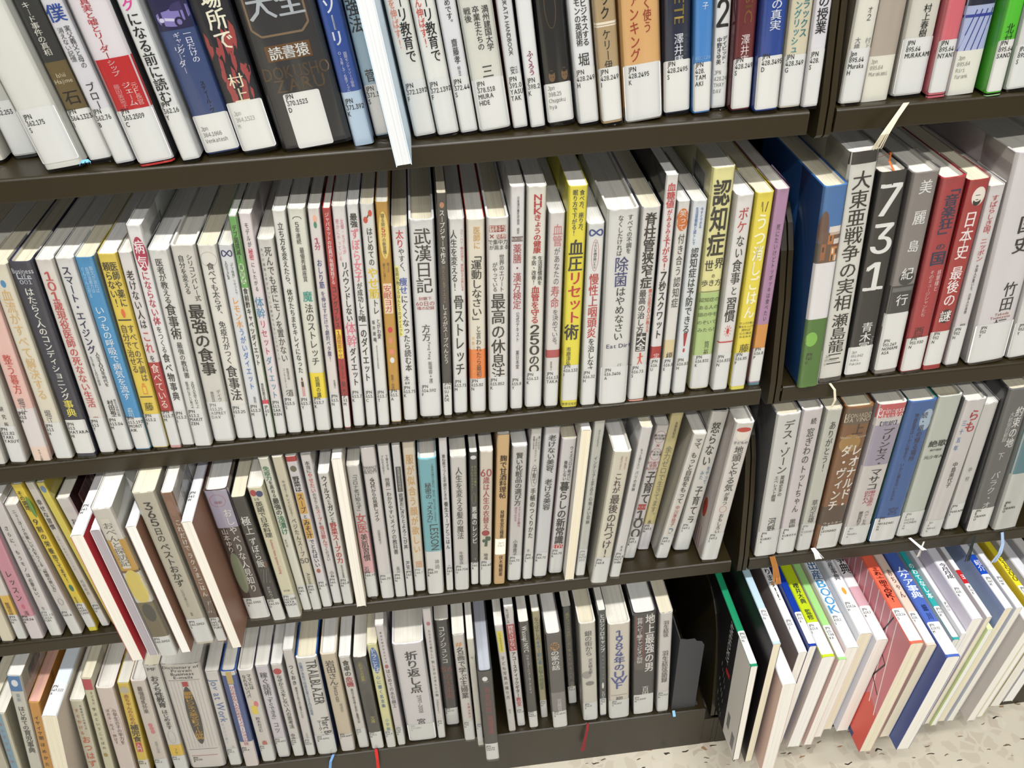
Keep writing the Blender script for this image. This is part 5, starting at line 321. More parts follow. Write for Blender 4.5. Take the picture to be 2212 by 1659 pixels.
 {'R':'D','p':[75.9,-0.5,-506.9],'a':-1.84,'w':18.9,'h':191.6,'c':'5a5654','E':[['e',176.7,161.2,-0.5,0.6,'c89858'],['t','俺',175.7,162.2,0.05,0.5,'3a2818',1],['t','の家の話',161.3,123.6,0.0,0.5,'ecebe8',3],['r',78.2,37.5,-1.0,1.0,'8c8688'],['t','宮藤官',65.0,38.5,0.1,0.3,'ddd',1]],'l':[38.0,3.0,-0.96,0.96,36.8,'JPN|791.4572|K',0,0,0],'n':'grey book with gold round first character, bottom shelf','d':128},
 {'R':'D','p':[96.0,27.7,-507.0],'a':-2.07,'w':11.3,'h':199.1,'c':'24282a','E':[['t','僕がコントや演劇のために',188.6,122.2,0.0,0.36,'a89850',1],['t','考えていること',122.2,58.1,0.0,0.36,'a89850',1],['t','小林',53.2,41.1,0.1,0.36,'a89850',1]],'l':[42.5,6.0,-0.96,0.96,40.0,'JPN|792.19',0,0,0],'n':'slim black book pushed back with gold title, bottom shelf','d':148},
 {'R':'D','p':[114.5,4.2,-506.9],'a':-1.87,'w':19.3,'h':197.7,'c':'dcd8ce','E':[['t','銀の街から',183.4,136.1,0.05,0.44,'555',1],['t','沢木耕太郎',131.0,100.4,0.2,0.24,'555',1],['e',106.6,91.6,-0.9,0.3,'a8a4a0'],['e',85.7,76.8,-0.5,0.6,'8c8884']],'l':[41.1,3.0,-0.96,0.96,37.9,'JPN|702.8|S',0,0,0],'n':'cream book with blurred grey shapes and red ribbon, bottom shelf','d':148,'rib':[[[-4.7,-6.2,5.9],[-6.8,-10.2,-5.8],[-11.1,-11.2,-30.1],[-13.3,-11.2,-48.6]],'8c2028',3,1]},
 {'R':'D','p':[130.8,7.4,-507.1],'a':-1.64,'w':9.0,'h':212.8,'c':'3d4448','E':[['t','ヒロシソロキャンプ',207.0,135.5,0.0,0.64,'eceeee',3],['t','自分で見つける',131.9,80.1,0.1,0.26,'a8a8a8',0],['e',75.1,62.1,-0.3,0.3,'ececec'],['t','ヒロシ',56.8,40.9,0.1,0.44,'ececec',2]],'l':[41.0,5.0,-0.96,0.96,38.1,'JPN|786|H',0,0,0],'n':'slim dark slate book with white camping title, bottom shelf','d':148},
 {'R':'D','p':[149.9,2.3,-506.8],'a':-1.87,'w':25.6,'h':192.6,'c':'e2dcd0','E':[['h','1',174.7,0.0,12.0,'4450a0'],['h','9',163.3,0.0,12.0,'4450a0'],['h','8',150.6,0.0,12.0,'4450a0'],['h','4',137.7,0.0,12.0,'4450a0'],['t','年の',130.6,102.6,0.0,0.5,'4450a0',3],['h','U',95.1,0.0,13.0,'4450a0'],['h','W',83.8,0.0,13.0,'4450a0'],['h','F',72.3,0.0,13.0,'4450a0'],['r',52.8,52.2,-0.8,0.8,'8a8478'],['t','柳',48.8,39.5,0.0,0.34,'555',1]],'l':[42.2,3.0,-0.96,0.96,39.0,'JPN|796.812|Y',0,0,0],'n':'white book with thick purple-blue stacked numerals, bottom shelf','d':128},
 {'R':'D','p':[180.7,4.9,-506.6],'a':-2.35,'w':27.3,'h':202.4,'c':'3c3a3c','E':[['t','地上最強の男',199.6,89.4,0.45,0.4,'f0eeec',2],['r',196.7,96.0,-0.75,-0.7,'a83c3c'],['r',194.8,93.9,-0.15,-0.1,'a83c3c'],['t','世界ヘビー級チャンピオン列伝',195.3,108.6,-0.42,0.24,'e8e4e2',2],['e',119.3,94.7,-0.9,0.2,'5a5450'],['t','百田',59.7,38.6,0.15,0.3,'ececea',1]],'l':[43.1,1.0,-0.9,0.9,37.4,'JPN|796.8309|M',0,0,0],'n':'dark grey boxing book with two red vertical rules, bottom shelf','d':148},
 {'R':'D','p':[205.0,3.9,-506.9],'a':-2.42,'w':15.5,'h':199.6,'c':'e0dcda','E':[['t','羽生結弦',185.8,155.2,-0.0,0.42,'444',1],['t','羽生結弦語録',129.2,64.5,0.05,0.48,'3a3a3a',1]],'l':[45.7,5.7,-0.96,0.96,42.5,'JPN|796.912|H',0,0,0],'n':'slim white quotations book left of the metal bookend','d':148,'rib':[[[12.4,-4.9,7.4],[12.8,-8.9,0.4]],'80b0cc',3.5,0]},
 {'R':'E','p':[275.1,-68.4,-507.1],'a':-0.98,'w':8.6,'h':191.3,'c':'1f8f62','E':[],'l':[44.0,3.0,-0.96,0.96,40.0,'JPN|302|N',0,0,0],'n':'thin magazine with green spine and black cover, leftmost spine-up on floor shelf','d':297,'side':'0e0e10','su':1,'strip':1},
 {'R':'E','p':[288.8,-72.0,-507.2],'a':-0.03,'w':9.1,'h':232.0,'c':'b4ccd8','E':[],'l':[44.0,3.0,-0.96,0.96,40.0,'JPN|391.|N',0,0,0],'n':'thin book with pale blue spine and black cover, spine up','d':297,'side':'1a1618','su':1},
 {'R':'E','p':[306.8,-86.0,-507.1],'a':-0.57,'w':15.6,'h':179.3,'c':'f0f2f4','E':[],'l':[44.0,3.0,-0.96,0.96,40.0,'JPN|.898',0,0,0],'n':'low book with short white spine and peach cover, spine up','d':150,'side':'d8b8ac','su':1},
 {'R':'E','p':[320.9,-57.0,-507.0],'a':2.5,'w':10.5,'h':188.3,'c':'eeeeee','E':[['s','の中にあります!!',68.0,150.0,'141414',11.0]],'l':[44.0,3.0,-0.96,0.96,40.0,'JPN|613|J',0,0,0],'n':'white spine-up book with black exclamatory title and grey cover','d':257,'side':'7c7674','su':1},
 {'R':'E','p':[330.9,-56.0,-507.0],'a':2.5,'w':9.0,'h':195.5,'c':'12389c','E':[],'l':[44.0,3.0,-0.96,0.96,40.0,'JPN|615.1|A',0,0,0],'n':'strong blue spine-up book, floor shelf of right bay','d':210,'side':'1a2c70','su':1},
 {'R':'E','p':[347.1,-62.0,-506.8],'a':3.0,'w':15.2,'h':181.8,'c':'bcd020','E':[['s','櫻井大典 監修',47.0,98.0,'223',6.0]],'l':[44.0,3.0,-0.96,0.96,40.0,'JPN|615.8|I',0,0,0],'n':'lime green spine-up book with dark small title','d':210,'side':'d8cfc8','su':1},
 {'R':'E','p':[364.6,-62.0,-506.9],'a':3.0,'w':10.0,'h':173.4,'c':'9cd080','E':[],'l':[44.0,3.0,-0.96,0.96,40.0,'JPN|615|TAB|KA',0,0,0],'n':'light green slim spine-up book','d':210,'side':'e4c8c0','su':1},
 {'R':'E','p':[377.2,-54.0,-506.8],'a':3.0,'w':14.7,'h':180.9,'c':'e2e6ec','E':[['s','BOOK',44.0,92.0,'4a90c0',16.0],['s','出産',92.0,120.0,'3a5a80',15.0]],'l':[44.0,3.0,-0.96,0.96,40.0,'JPN|618.2|I',0,0,0],'n':'white spine-up book with big blue outlined capitals','d':257,'side':'e8d4d4','su':1},
 {'R':'E','p':[392.6,-46.0,-506.8],'a':3.0,'w':15.6,'h':191.5,'c':'e6e6ea','E':[['s','妊娠・出産事典',72.0,135.0,'3a3a3a',6.0],['e',62,52,-0.3,0.3,'e0a040']],'l':[44.0,3.0,-0.96,0.96,40.0,'JPN|618.24|H',0,0,0],'n':'white spine-up book with small orange dot','d':230,'side':'e4e4e8','su':1},
 {'R':'E','p':[412.4,-50.0,-506.8],'a':2.84,'w':13.9,'h':182.3,'c':'e8e8e8','E':[['r',72.0,45.0,-1,1,'c8a0a8'],['s','事典',90.0,122.0,'222',13.0]],'l':[44.0,3.0,-0.96,0.96,40.0,'JPN|618.2|K',0,0,0],'n':'white spine-up book with dusty pink patch, left of striped cover','d':230,'side':'ececf0','su':1},
 {'R':'E','p':[428.0,-78.6,-506.8],'a':2.62,'w':15.1,'h':213.2,'c':'ee6a50','E':[['s','これ一冊でOK!',52.0,100.0,'3a1010',9.0],['s','赤ちゃんの病気',60.0,100.0,'802010',3.0]],'l':[44.0,3.0,-0.96,0.96,40.0,'JPN|618.24|S',0,0,0],'n':'coral red spine-up book with striped pink cover, jutting out','d':257,'side':'cf8088','su':1,'stripe':1},
 {'R':'E','p':[458.5,-64.0,-506.8],'a':3.33,'w':11.9,'h':182.6,'c':'e0c8b8','E':[['s','赤ちゃん',62.0,104.0,'6a5048',5.0]],'l':[44.0,3.0,-0.96,0.96,40.0,'JPN|618.|Y',0,0,0],'n':'beige spine-up book between the coral and blue ones','d':240,'side':'d8d0c0','su':1},
 {'R':'E','p':[472.7,-81.4,-506.7],'a':3.33,'w':16.1,'h':184.5,'c':'4a66b4','E':[['s','ムケア事典',76.0,122.0,'e8f0ff',13.0],['s','細川',46.0,68.0,'1c2850',5.0]],'l':[44.0,3.0,-0.96,0.96,40.0,'JPN|618.92|M',0,0,0],'n':'royal blue spine-up book jutting out, white title','d':257,'side':'4a5c98','su':1},
 {'R':'E','p':[488.6,-60.0,-506.9],'a':3.33,'w':8.1,'h':181.4,'c':'2aa0a0','E':[['s','のわてなし本',54.0,106.0,'e8f8f8',9.0]],'l':[44.0,3.0,-0.96,0.96,40.0,'JPN|618.|M',0,0,0],'n':'teal spine-up book with white title','d':230,'side':'d0d8dc','su':1},
 {'R':'E','p':[496.0,-58.0,-507.0],'a':3.33,'w':6.2,'h':187.5,'c':'e4e4e6','E':[],'l':[44.0,3.0,-0.96,0.96,40.0,'JPN|618|U',0,0,0],'n':'slim white spine-up book next to the teal one','d':230,'side':'dcdcdc','su':1},
 {'R':'E','p':[505.6,-55.0,-506.8],'a':3.34,'w':12.5,'h':207.2,'c':'e8e6ec','E':[['s','今月月成',54.0,76.0,'333',7.0]],'l':[44.0,3.0,-0.96,0.96,40.0,'JPN|618.|K',0,0,0],'n':'white spine-up book with brown animal cover art','d':257,'side':'e2dde8','su':1,'seal':1},
 {'R':'E','p':[515.9,-55.0,-507.0],'a':4.0,'w':6.3,'h':208.2,'c':'e8e8ea','E':[['r',64.0,45.0,-1,1,'c02028'],['s','ヨ',48.0,60.0,'fff',8.0]],'l':[44.0,3.0,-0.96,0.96,40.0,'JPN|618.2|K',0,0,0],'n':'slim white spine-up book with red block on spine','d':240,'side':'d0c8c8','su':1},
 {'R':'E','p':[522.7,-58.0,-506.9],'a':4.0,'w':6.9,'h':189.5,'c':'d8e8a8','E':[],'l':None,'n':'low pale green edged spine-up book, partly hidden','d':150,'side':'c8d898','su':1},
 {'R':'E','p':[534.2,-54.0,-506.9],'a':4.0,'w':9.5,'h':218.3,'c':'e6e8ee','E':[['r',74.0,46.0,-1,1,'1848b0'],['s','紹介',50.0,66.0,'dde',6.0]],'l':[44.0,3.0,-0.96,0.96,40.0,'JPN|647|M',0,0,0],'n':'white spine-up book with blue end on spine','d':230,'side':'8a98c0','su':1},
 {'R':'E','p':[545.3,-55.0,-506.9],'a':4.0,'w':7.7,'h':218.3,'c':'e4e4e8','E':[],'l':[44.0,3.0,-0.96,0.96,40.0,'JPN|647.|W',0,0,0],'n':'slim white spine-up book near the picture edge','d':230,'side':'dcdcdc','su':1},
 {'R':'E','p':[582.2,-55.0,-506.9],'a':4.0,'w':7.9,'h':194.0,'c':'e8d830','E':[['s','E1500',50.0,86.0,'6a6010',9.0]],'l':[44.0,3.0,-0.96,0.96,40.0,'JPN|7|Y',0,0,0],'n':'yellow spine-up book near the picture edge','d':210,'side':'d0b830','su':1},
 {'R':'E','p':[569.7,-58.0,-506.8],'a':4.0,'w':10.3,'h':188.5,'c':'e6e2de','E':[],'l':[44.0,3.0,-0.96,0.96,40.0,'JPN|647|K',0,0,0],'n':'plain off-white spine-up book left of the yellow one','d':210,'side':'d8d0c8','su':1},
 {'R':'E','p':[608.1,-44.0,-506.8],'a':4.0,'w':12.2,'h':183.4,'c':'dcdce0','E':[],'l':[44.0,3.0,-0.96,0.96,40.0,'JPN|6|K',0,0,0],'n':'white spine-up book at the very picture edge','d':230,'side':'cfcfcf','su':1},
 {'R':'E','p':[627.8,-40.0,-506.7],'a':4.0,'w':12.6,'h':184.2,'c':'e0dcd8','E':[],'l':[44.0,3.0,-0.96,0.96,40.0,'JPN|6|K',0,0,0],'n':'off-white spine-up book past the picture edge','d':230,'side':'cfcfcf','su':1},
]

# ---------------------------------------------------------------- glyphs
GC = {}
def bundled(name):
    try: return bpy.data.fonts.load(bpy.utils.system_resource('DATAFILES') + '/fonts/' + name)
    except Exception: return None
FONTS = {'cjk': None, 'latin': None, 'sans': bundled('Inter.woff2'), 'mono': bundled('DejaVuSansMono.woff2')}
NORM = {}
def glyph(ch, bold, face='cjk'):
    if ord(ch) < 0x2000 and face != 'mono': face = 'sans' if ch in '0123456789.' else 'latin'
    k = (ch, bold, face)
    if k in GC: return GC[k]
    cu_ = bpy.data.curves.new('g', 'FONT'); cu_.body = ch; cu_.size = 1.0; cu_.resolution_u = 2
    if FONTS[face]: cu_.font = FONTS[face]
    ob = bpy.data.objects.new('g', cu_); sc.collection.objects.link(ob)
    dg = bpy.context.evaluated_depsgraph_get(); me = ob.evaluated_get(dg).to_mesh()
    vs_ = [(v.co.x, v.co.y) for v in me.vertices]; fs = [tuple(p.vertices) for p in me.polygons]
    ob.evaluated_get(dg).to_mesh_clear(); bpy.data.objects.remove(ob); bpy.data.curves.remove(cu_)
    if face in NORM: vs_ = [(x * NORM[face], y * NORM[face]) for x, y in vs_]
    dup = ((), ((-.009, 0), (.009, 0)), ((-.017, .005), (.017, -.005)), ((-.026, .008), (.026, .008), (0, -.012), (0, .016)))[bold]
    if dup and vs_:
        V, F = [], []
        for dx, dy in dup:
            n = len(V); V += [(x + dx, y + dy) for x, y in vs_]; F += [tuple(n + i for i in f) for f in fs]
        vs_, fs = V, F
    if not vs_: r = ([], [], 0, 0, 0, 0)
    else: r = (vs_, fs, min(v[0] for v in vs_), max(v[0] for v in vs_), min(v[1] for v in vs_), max(v[1] for v in vs_))
    GC[k] = r; return r
for f_, c_ in (('sans', '8'), ('latin', 'H'), ('mono', 'H')):
    q_ = glyph(c_, 0, f_); NORM[f_] = 0.73 / (q_[5] - q_[4])
GC.clear()
for B in BOOKS:
    for E in B['E']:
        if E[0] in ('t', 'v'):
            for ch in E[1]: glyph(ch, E[7])
        elif E[0] in ('h', 's'):
            for ch in E[1]: glyph(ch, 1 if E[0] == 'h' and E[4] <= 8 else 2)
    if B['l']:
        for ch in B['l'][5]:
            if ch != '|': glyph(ch, 0 if B['l'][6] else 3, 'mono' if B['l'][6] else 'sans')
g0 = glyph('国', 0); EMW = (g0[3] - g0[2]) / 0.84; CAP = {'sans': 0.73, 'mono': 0.73}; ECX = (g0[2] + g0[3]) / 2; ECY = (g0[4] + g0[5]) / 2
ROT = set('ー~～「」『』【】()-—…:')
SMALL = set('っゃゅょァィゥェォッャュョぁぃぅぇぉ')
def wide(ch): return ord(ch) > 0x2000
# ---------------------------------------------------------------- book surface
class Surf:
    """spine surface: x across (mm), v measured from the tail (mm)"""
    def __init__(s, w, h, su): s.w = w; s.h = h; s.su = su; s.b = min(1.5, 0.08 * w); s.r = min(1.6, 0.12 * w)
    def ys(s, x):
        u = min(1, abs(x) / (s.w / 2)); u0 = 1 - s.r / (s.w / 2); y = s.b * u ** 4 * 0.8
        if u > u0: t = (u - u0) / (1 - u0); y += s.r * (1 - math.sqrt(max(0, 1 - t * t)))
        return y
    def P(s, x, v, eps):
        d = s.ys(x)
        return (x, v, s.h - d + eps) if s.su else (x, d - eps, v)
class Print:
    def __init__(s, surf): s.S = surf; s.mb = MB(); s.k = 0
    def poly(s, pts, col, eps=None):
        e = 0.10 + 0.015 * s.k if eps is None else eps
        s.mb.face([s.S.P(x, v, e) for x, v in pts], mat(col, 'ink'))
    def tag(s, v0, v1, u0, u1, col, eps):
        W = s.S.w / 2; c = 1.3; rows = []
        for v, k in ((v0, 1.0), (v0 - .25, .5), (v0 - .7, .15), (v0 - c, 0), (v1 + c, 0), (v1 + .7, .15), (v1 + .25, .5), (v1, 1.0)):
            a, b = u0 * W + c * k, u1 * W - c * k; rows.append([s.S.P(a + (b - a) * i / 12, v, eps) for i in range(13)])
        s.mb.grid(rows, mat(col, 'label'))
    def rect(s, v0, v1, u0, u1, col, eps=None):
        W = s.S.w / 2; n = max(2, int((u1 - u0) * 7)); e = 0.10 + 0.015 * s.k if eps is None else eps
        us = [u0 + (u1 - u0) * i / n for i in range(n + 1)]
        s.mb.grid([[s.S.P(u * W, v1, e) for u in us], [s.S.P(u * W, v0, e) for u in us]], mat(col, 'ink'))
    def ell(s, v0, v1, u0, u1, col, ring=0):
        W = s.S.w / 2; cx = (u0 + u1) / 2 * W; rx = (u1 - u0) / 2 * W; cv = (v0 + v1) / 2; rv = abs(v0 - v1) / 2; N = 20
        o = [(cx + rx * math.cos(6.2832 * i / N), cv + rv * math.sin(6.2832 * i / N)) for i in range(N)]
        if not ring:
            e = 0.10 + 0.015 * s.k; rows = []
            for i in range(13):
                t = math.pi * i / 12; a = max(0.02, rx * math.sin(t)); rows.append([s.S.P(cx + a * (j / 4 - 1), cv + rv * math.cos(t), e) for j in range(9)])
            s.mb.grid(rows, mat(col, 'ink')); return
        q = [(cx + (rx - ring) * math.cos(6.2832 * i / N), cv + (rv - ring) * math.sin(6.2832 * i / N)) for i in range(N)]
        for i in range(N): j = (i + 1) % N; s.poly([o[i], o[j], q[j], q[i]], col)
    def line(s, a, b, t, col):
        dx, dy = b[0] - a[0], b[1] - a[1]; L = math.hypot(dx, dy) or 1; nx, ny = -dy / L * t / 2, dx / L * t / 2
        e = 0.10 + 0.015 * s.k; k = max(1, int(abs(dx) / 2.5))
        s.mb.grid([[s.S.P(a[0] + dx * i / k + nx, a[1] + dy * i / k + ny, e) for i in range(k + 1)], [s.S.P(a[0] + dx * i / k - nx, a[1] + dy * i / k - ny, e) for i in range(k + 1)]], mat(col, 'ink'))
    def put(s, g, cx, cv, sx, sy, rot, col, eps, ox=0.0, oy=0.0):
        vs_, fs = g[0], g[1]; m = s.mb.mi(mat(col, 'ink')); n = len(s.mb.v)
        for x, y in vs_:
            x -= ox; y -= oy
            if rot: X, Y = y * sx, -x * sy
            else: X, Y = x * sx, y * sy
            s.mb.v.append(s.S.P(cx + X, cv + Y, eps))
        for f in fs: s.mb.f.append(tuple(n + i for i in f)); s.mb.m.append(m)
    def vert(s, txt, v0, v1, u, wf, col, bold, eps=0.3, cellh=None):
        n = len(txt); cell = (v0 - v1) / n; W = s.S.w; gw = wf * W
        gh = min(cell, gw * 1.75); gw = min(gw, gh * 1.5) * 1.06; gh *= 1.04; cx = u * W / 2; v = v0 - cell / 2
        for ch in txt:
            if ch == ' ': v -= cell; continue
            g = glyph(ch, bold)
            if not g[0]: v -= cell; continue
            if not wide(ch):
                hh = CAP['sans']; k = gh * 0.86 / hh; w_ = max(0.3 * hh, g[3] - g[2]); kx = min(gw / (hh * .85), gw * 0.95 / w_) if ch.isdigit() or ch.isalpha() else gw / hh * .73
                if ch in ROT: s.put(g, cx, v, gw / hh * .73, k, True, col, eps, (g[2] + g[3]) / 2, (g[4] + g[5]) / 2)
                else: s.put(g, cx, v, kx, k, False, col, eps, (g[2] + g[3]) / 2, (g[4] + g[5]) / 2)
            elif ch in ROT: s.put(g, cx, v, gw / EMW, gh / EMW, True, col, eps, ECX, ECY)
            elif ch in '、。': s.put(g, cx + gw * 0.55, v + gh * 0.6, gw / EMW, gh / EMW, False, col, eps, ECX, ECY)
            elif ch in SMALL: s.put(g, cx + gw * 0.06, v + gh * 0.08, gw / EMW, gh / EMW, False, col, eps, ECX, ECY)
            else: s.put(g, cx, v, gw / EMW, gh / EMW, False, col, eps, ECX, ECY)
            v -= cell
    def layout(s, txt, bold, face='cjk'):
        x = 0; out = []; C = CAP['mono' if face == 'mono' else 'sans']
        for ch in txt:
            if ch == ' ': x += 0.4 * C; continue
            g = glyph(ch, bold, face)
            if not g[0]: continue
            if wide(ch): out.append((g, x + EMW / 2 - ECX)); x += EMW
            else: out.append((g, x - g[2] + 0.05 * C)); x += g[3] - g[2] + 0.15 * C
        return out, x
    def side(s, txt, v0, v1, u, wf, col, bold, eps=0.3):
        lay, tot = s.layout(txt, bold)
        if not lay: return
        sy = (v0 - v1) / tot; W = s.S.w; sx = wf * W / CAP['sans'] * .92; cx = u * W / 2 - CAP['sans'] / 2 * sx
        m = mat(col, 'ink')
        for g, x0 in lay:
            mi = s.mb.mi(m); n = len(s.mb.v)
            for x, y in g[0]: s.mb.v.append(s.S.P(cx + y * sx, v0 - (x + x0) * sy, eps))
            for f in g[1]: s.mb.f.append(tuple(n + i for i in f)); s.mb.m.append(mi)
    def horiz(s, txt, v, u, size, col, bold=1, eps=0.3, left=None, sq=1.0, clip=None, face='cjk'):
        lay, tot = s.layout(txt, bold, face); C = CAP['mono' if face == 'mono' else 'sans']; k = size / EMW if wide(txt[0]) else size / C; kx = k * sq
        W = s.S.w
        if left is None:
            if tot * kx > W * 0.93: kx = W * 0.93 / tot
            x0 = u * W / 2 - tot * kx / 2
        else: x0 = left
        m = mat(col, 'ink')
        for g, gx in lay:
            if clip is not None and x0 + (gx + g[3]) * kx > clip: continue
            mi = s.mb.mi(m); n = len(s.mb.v)
            for x, y in g[0]: s.mb.v.append(s.S.P(x0 + (x + gx) * kx, v + (y - (ECY if wide(txt[0]) else C / 2)) * k, eps))
            for f in g[1]: s.mb.f.append(tuple(n + i for i in f)); s.mb.m.append(mi)
    def shape(s, E):
        k = E[0]; s.k += 1
        W = s.S.w / 2
        if k == 't': s.vert(*E[1:]); return
        if k == 'v': s.side(*E[1:]); return
        if k == 'h': s.horiz(E[1], E[2], E[3], E[4], E[5], 2 if E[4] > 8 else 1, sq=1.5 if E[4] > 20 else 1.0); return
        if k == 's':
            v0, v1 = E[3], E[2]; wf = (E[5] / (2 * W)) if E[5] else 0.6
            s.vert(E[1], v0, v1, 0.0, min(0.8, wf * 1.1), E[4], 2); return
        v0, v1, u0, u1, c = E[1:6]; cu_, hw = (u0 + u1) / 2 * W, (u1 - u0) / 2 * W; cv, hv = (v0 + v1) / 2, abs(v0 - v1) / 2
        if k == 'r': s.rect(v0, v1, u0, u1, c)
        elif k == 'e': s.ell(v0, v1, u0, u1, c)
        elif k == 'ring': s.ell(v0, v1, u0, u1, c, 0.35)
        elif k == 'oct':
            q = [(-1, .72), (-.72, 1), (.72, 1), (1, .72), (1, -.72), (.72, -1), (-.72, -1), (-1, -.72)]
            for t, g in ((1.0, 1.3),):
                for i in range(8):
                    a, b = q[i], q[(i + 1) % 8]; s.line((cu_ + a[0] * hw, cv + a[1] * hv), (cu_ + b[0] * hw, cv + b[1] * hv), g, c)
        elif k == 'red':
            R = random.Random(3)
            for i in range(26):
                x = R.uniform(-.85, .85) * W; v = cv + R.uniform(-1, 1) * hv; a, l = R.uniform(.8, 2.2), R.uniform(3, 9)
                s.poly([(x - a * .4, v + l), (x + a, v + l * .5), (x + a * .6, v - l * .4), (x - a * .5, v - l), (x - a, v)], c)
        elif k == 'car':
            def band(pr, col):
                e = 0.10 + 0.015 * s.k; s.mb.grid([[s.S.P(cu_ + a * hw, cv + t * hv, e) for a, t, _ in pr], [s.S.P(cu_ + a * hw, cv + b * hv, e) for a, _, b in pr]], mat(col, 'ink')); s.k += 1
            band([(-1, .3, -.2), (-.9, .4, -.55), (-.6, .5, -.75), (-.3, .55, -.85), (0, .7, -.9), (.3, .8, -.7), (.6, .85, -.45), (.9, .85, -.2), (1, .8, -.1)], c)
            band([(-.1, .65, .5), (0, .9, .45), (.3, 1.1, .4), (.6, 1.15, .4), (1, 1.1, .45)], '3c3468'); band([(-.95, .1, -.1), (-.5, -.05, -.3), (0, -.2, -.45)], 'd8d4ec')
            s.k += 1; s.ell(cv - hv, cv - hv * .1, (cu_ - hw * .05) / W, (cu_ + hw * .55) / W, '24204a'); s.k += 1; s.ell(cv - hv * .8, cv - hv * .3, (cu_ + hw * .1) / W, (cu_ + hw * .4) / W, '8880b8')
            s.ell(cv - hv * .4, cv, (cu_ - hw * .9) / W, (cu_ - hw * .6) / W, 'd8d4ec')
        elif k == 'face':
            s.ell(v0, v1, u0, u1, c); s.k += 1; s.ell(v0 - hv * .1, v0 - hv * .7, u0 + .05, u1 - .05, '2a2420'); s.ell(cv - hv * .1, cv - hv * .3, u0 + .1, u0 + .16, '2a2420'); s.ell(cv - hv * .1, cv - hv * .3, u1 - .16, u1 - .1, '2a2420')
        elif k == 'slash':
            for i in range(4): s.line((cu_ - hw * (1 - .5 * i), v1), (cu_ + hw * (-.2 + .4 * i), v0), 0.7, c)
        elif k == 'stripes':
            for i in range(11): x = cu_ - hw + 2 * hw * i / 10; s.line((x, v0), (x, v1), 0.3, c)
        elif k == 'inf':
            pr = None
            for i in range(25):
                t = 6.2832 * i / 24; q = (cu_ + hw * math.sin(t), cv + hv * .9 * math.sin(2 * t))
                if pr: s.line(pr, q, max(0.5, hw * .28), c)
                pr = q
        elif k == 'bottle': s.rect(cv + hv * .5, v1, u0, u1, c); s.k += 1; s.rect(cv + hv * .3, v1 + hv * .2, u0 + .08, u1 - .08, 'e9d154'); s.rect(v0, cv + hv * .6, u0 + .1, u1 - .1, c)
        elif k == 'lady':
            s.ell(v0, v0 - hv * .35, -.13, .13, '3a2c28'); s.rect(v0 - hv * .3, v0 - hv * .9, u0, u1, 'e8c8b4'); s.k += 1; s.rect(v0 - hv * .4, v0 - hv * .9, u0 + .1, u1 - .1, '2a2a2e')
            s.rect(v0 - hv * .9, v1 + hv * .1, -.24, -.02, c); s.rect(v0 - hv * .9, v1 + hv * .1, .02, .24, c)
        elif k == 'arc':
            for i in range(8):
                t = 3.14 * i / 8; t2 = 3.14 * (i + 1) / 8; s.line((cu_ + hw * math.cos(t), cv + hv * math.sin(t)), (cu_ + hw * math.cos(t2), cv + hv * math.sin(t2)), .5, c)
        elif k == 'bell': s.ell(v0, cv, .1, u1, c); s.ell(cv, v1, u0, 0, c); s.line((cu_ - hw * .4, cv - hv * .4), (cu_ + hw * .4, cv + hv * .4), 1.0, '6a3a2c')
        elif k == 'sun':
            for i in range(10): t = .6283 * i; s.line((cu_ + hw * .6 * math.cos(t), cv + hv * .6 * math.sin(t)), (cu_ + hw * math.cos(t), cv + hv * math.sin(t)), .4, c)
        elif k == 'man':
            s.ell(v0, v0 - hv * .5, -.1, .15, c); s.line((cu_, v0 - hv * .4), (cu_ - hw * .1, cv - hv * .2), 1.6, c)
            for q in ((-.9, -.9), (.8, -.8)): s.line((cu_ - hw * .1, cv - hv * .1), (cu_ + q[0] * hw * .8, cv + q[1] * hv), .9, c)
            s.line((cu_ - hw, cv + hv * .2), (cu_ + hw, cv + hv * .4), .8, c)
        elif k == 'excl': s.poly([(cu_ - hw, v0), (cu_ + hw, v0), (cu_ + hw * .35, cv - hv * .35), (cu_ - hw * .35, cv - hv * .35)], c); s.ell(v1 + hv * .45, v1, u0 * .5, u1 * .5, c)
        elif k == 'fork':
            s.line((cu_ - hw * .7, v0), (cu_ - hw * .4, v1), .6, c); s.line((cu_ - hw, v0), (cu_ - hw * .9, cv), .4, c); s.line((cu_ + hw, v0), (cu_ + hw * .5, v1), .8, c)
        elif k == 'cup': s.poly([(cu_ - hw, v0), (cu_ + hw * .6, v0), (cu_ + hw * .3, v1), (cu_ - hw * .7, v1)], c); s.k += 1; s.poly([(cu_ - hw * .8, v0 - hv * .5), (cu_ + hw * .4, v0 - hv * .5), (cu_ + hw * .2, v1 + hv * .3), (cu_ - hw * .6, v1 + hv * .3)], 'e2ded8'); s.ell(v0 - hv * .2, cv - hv * .3, u1 - .16, u1, c)
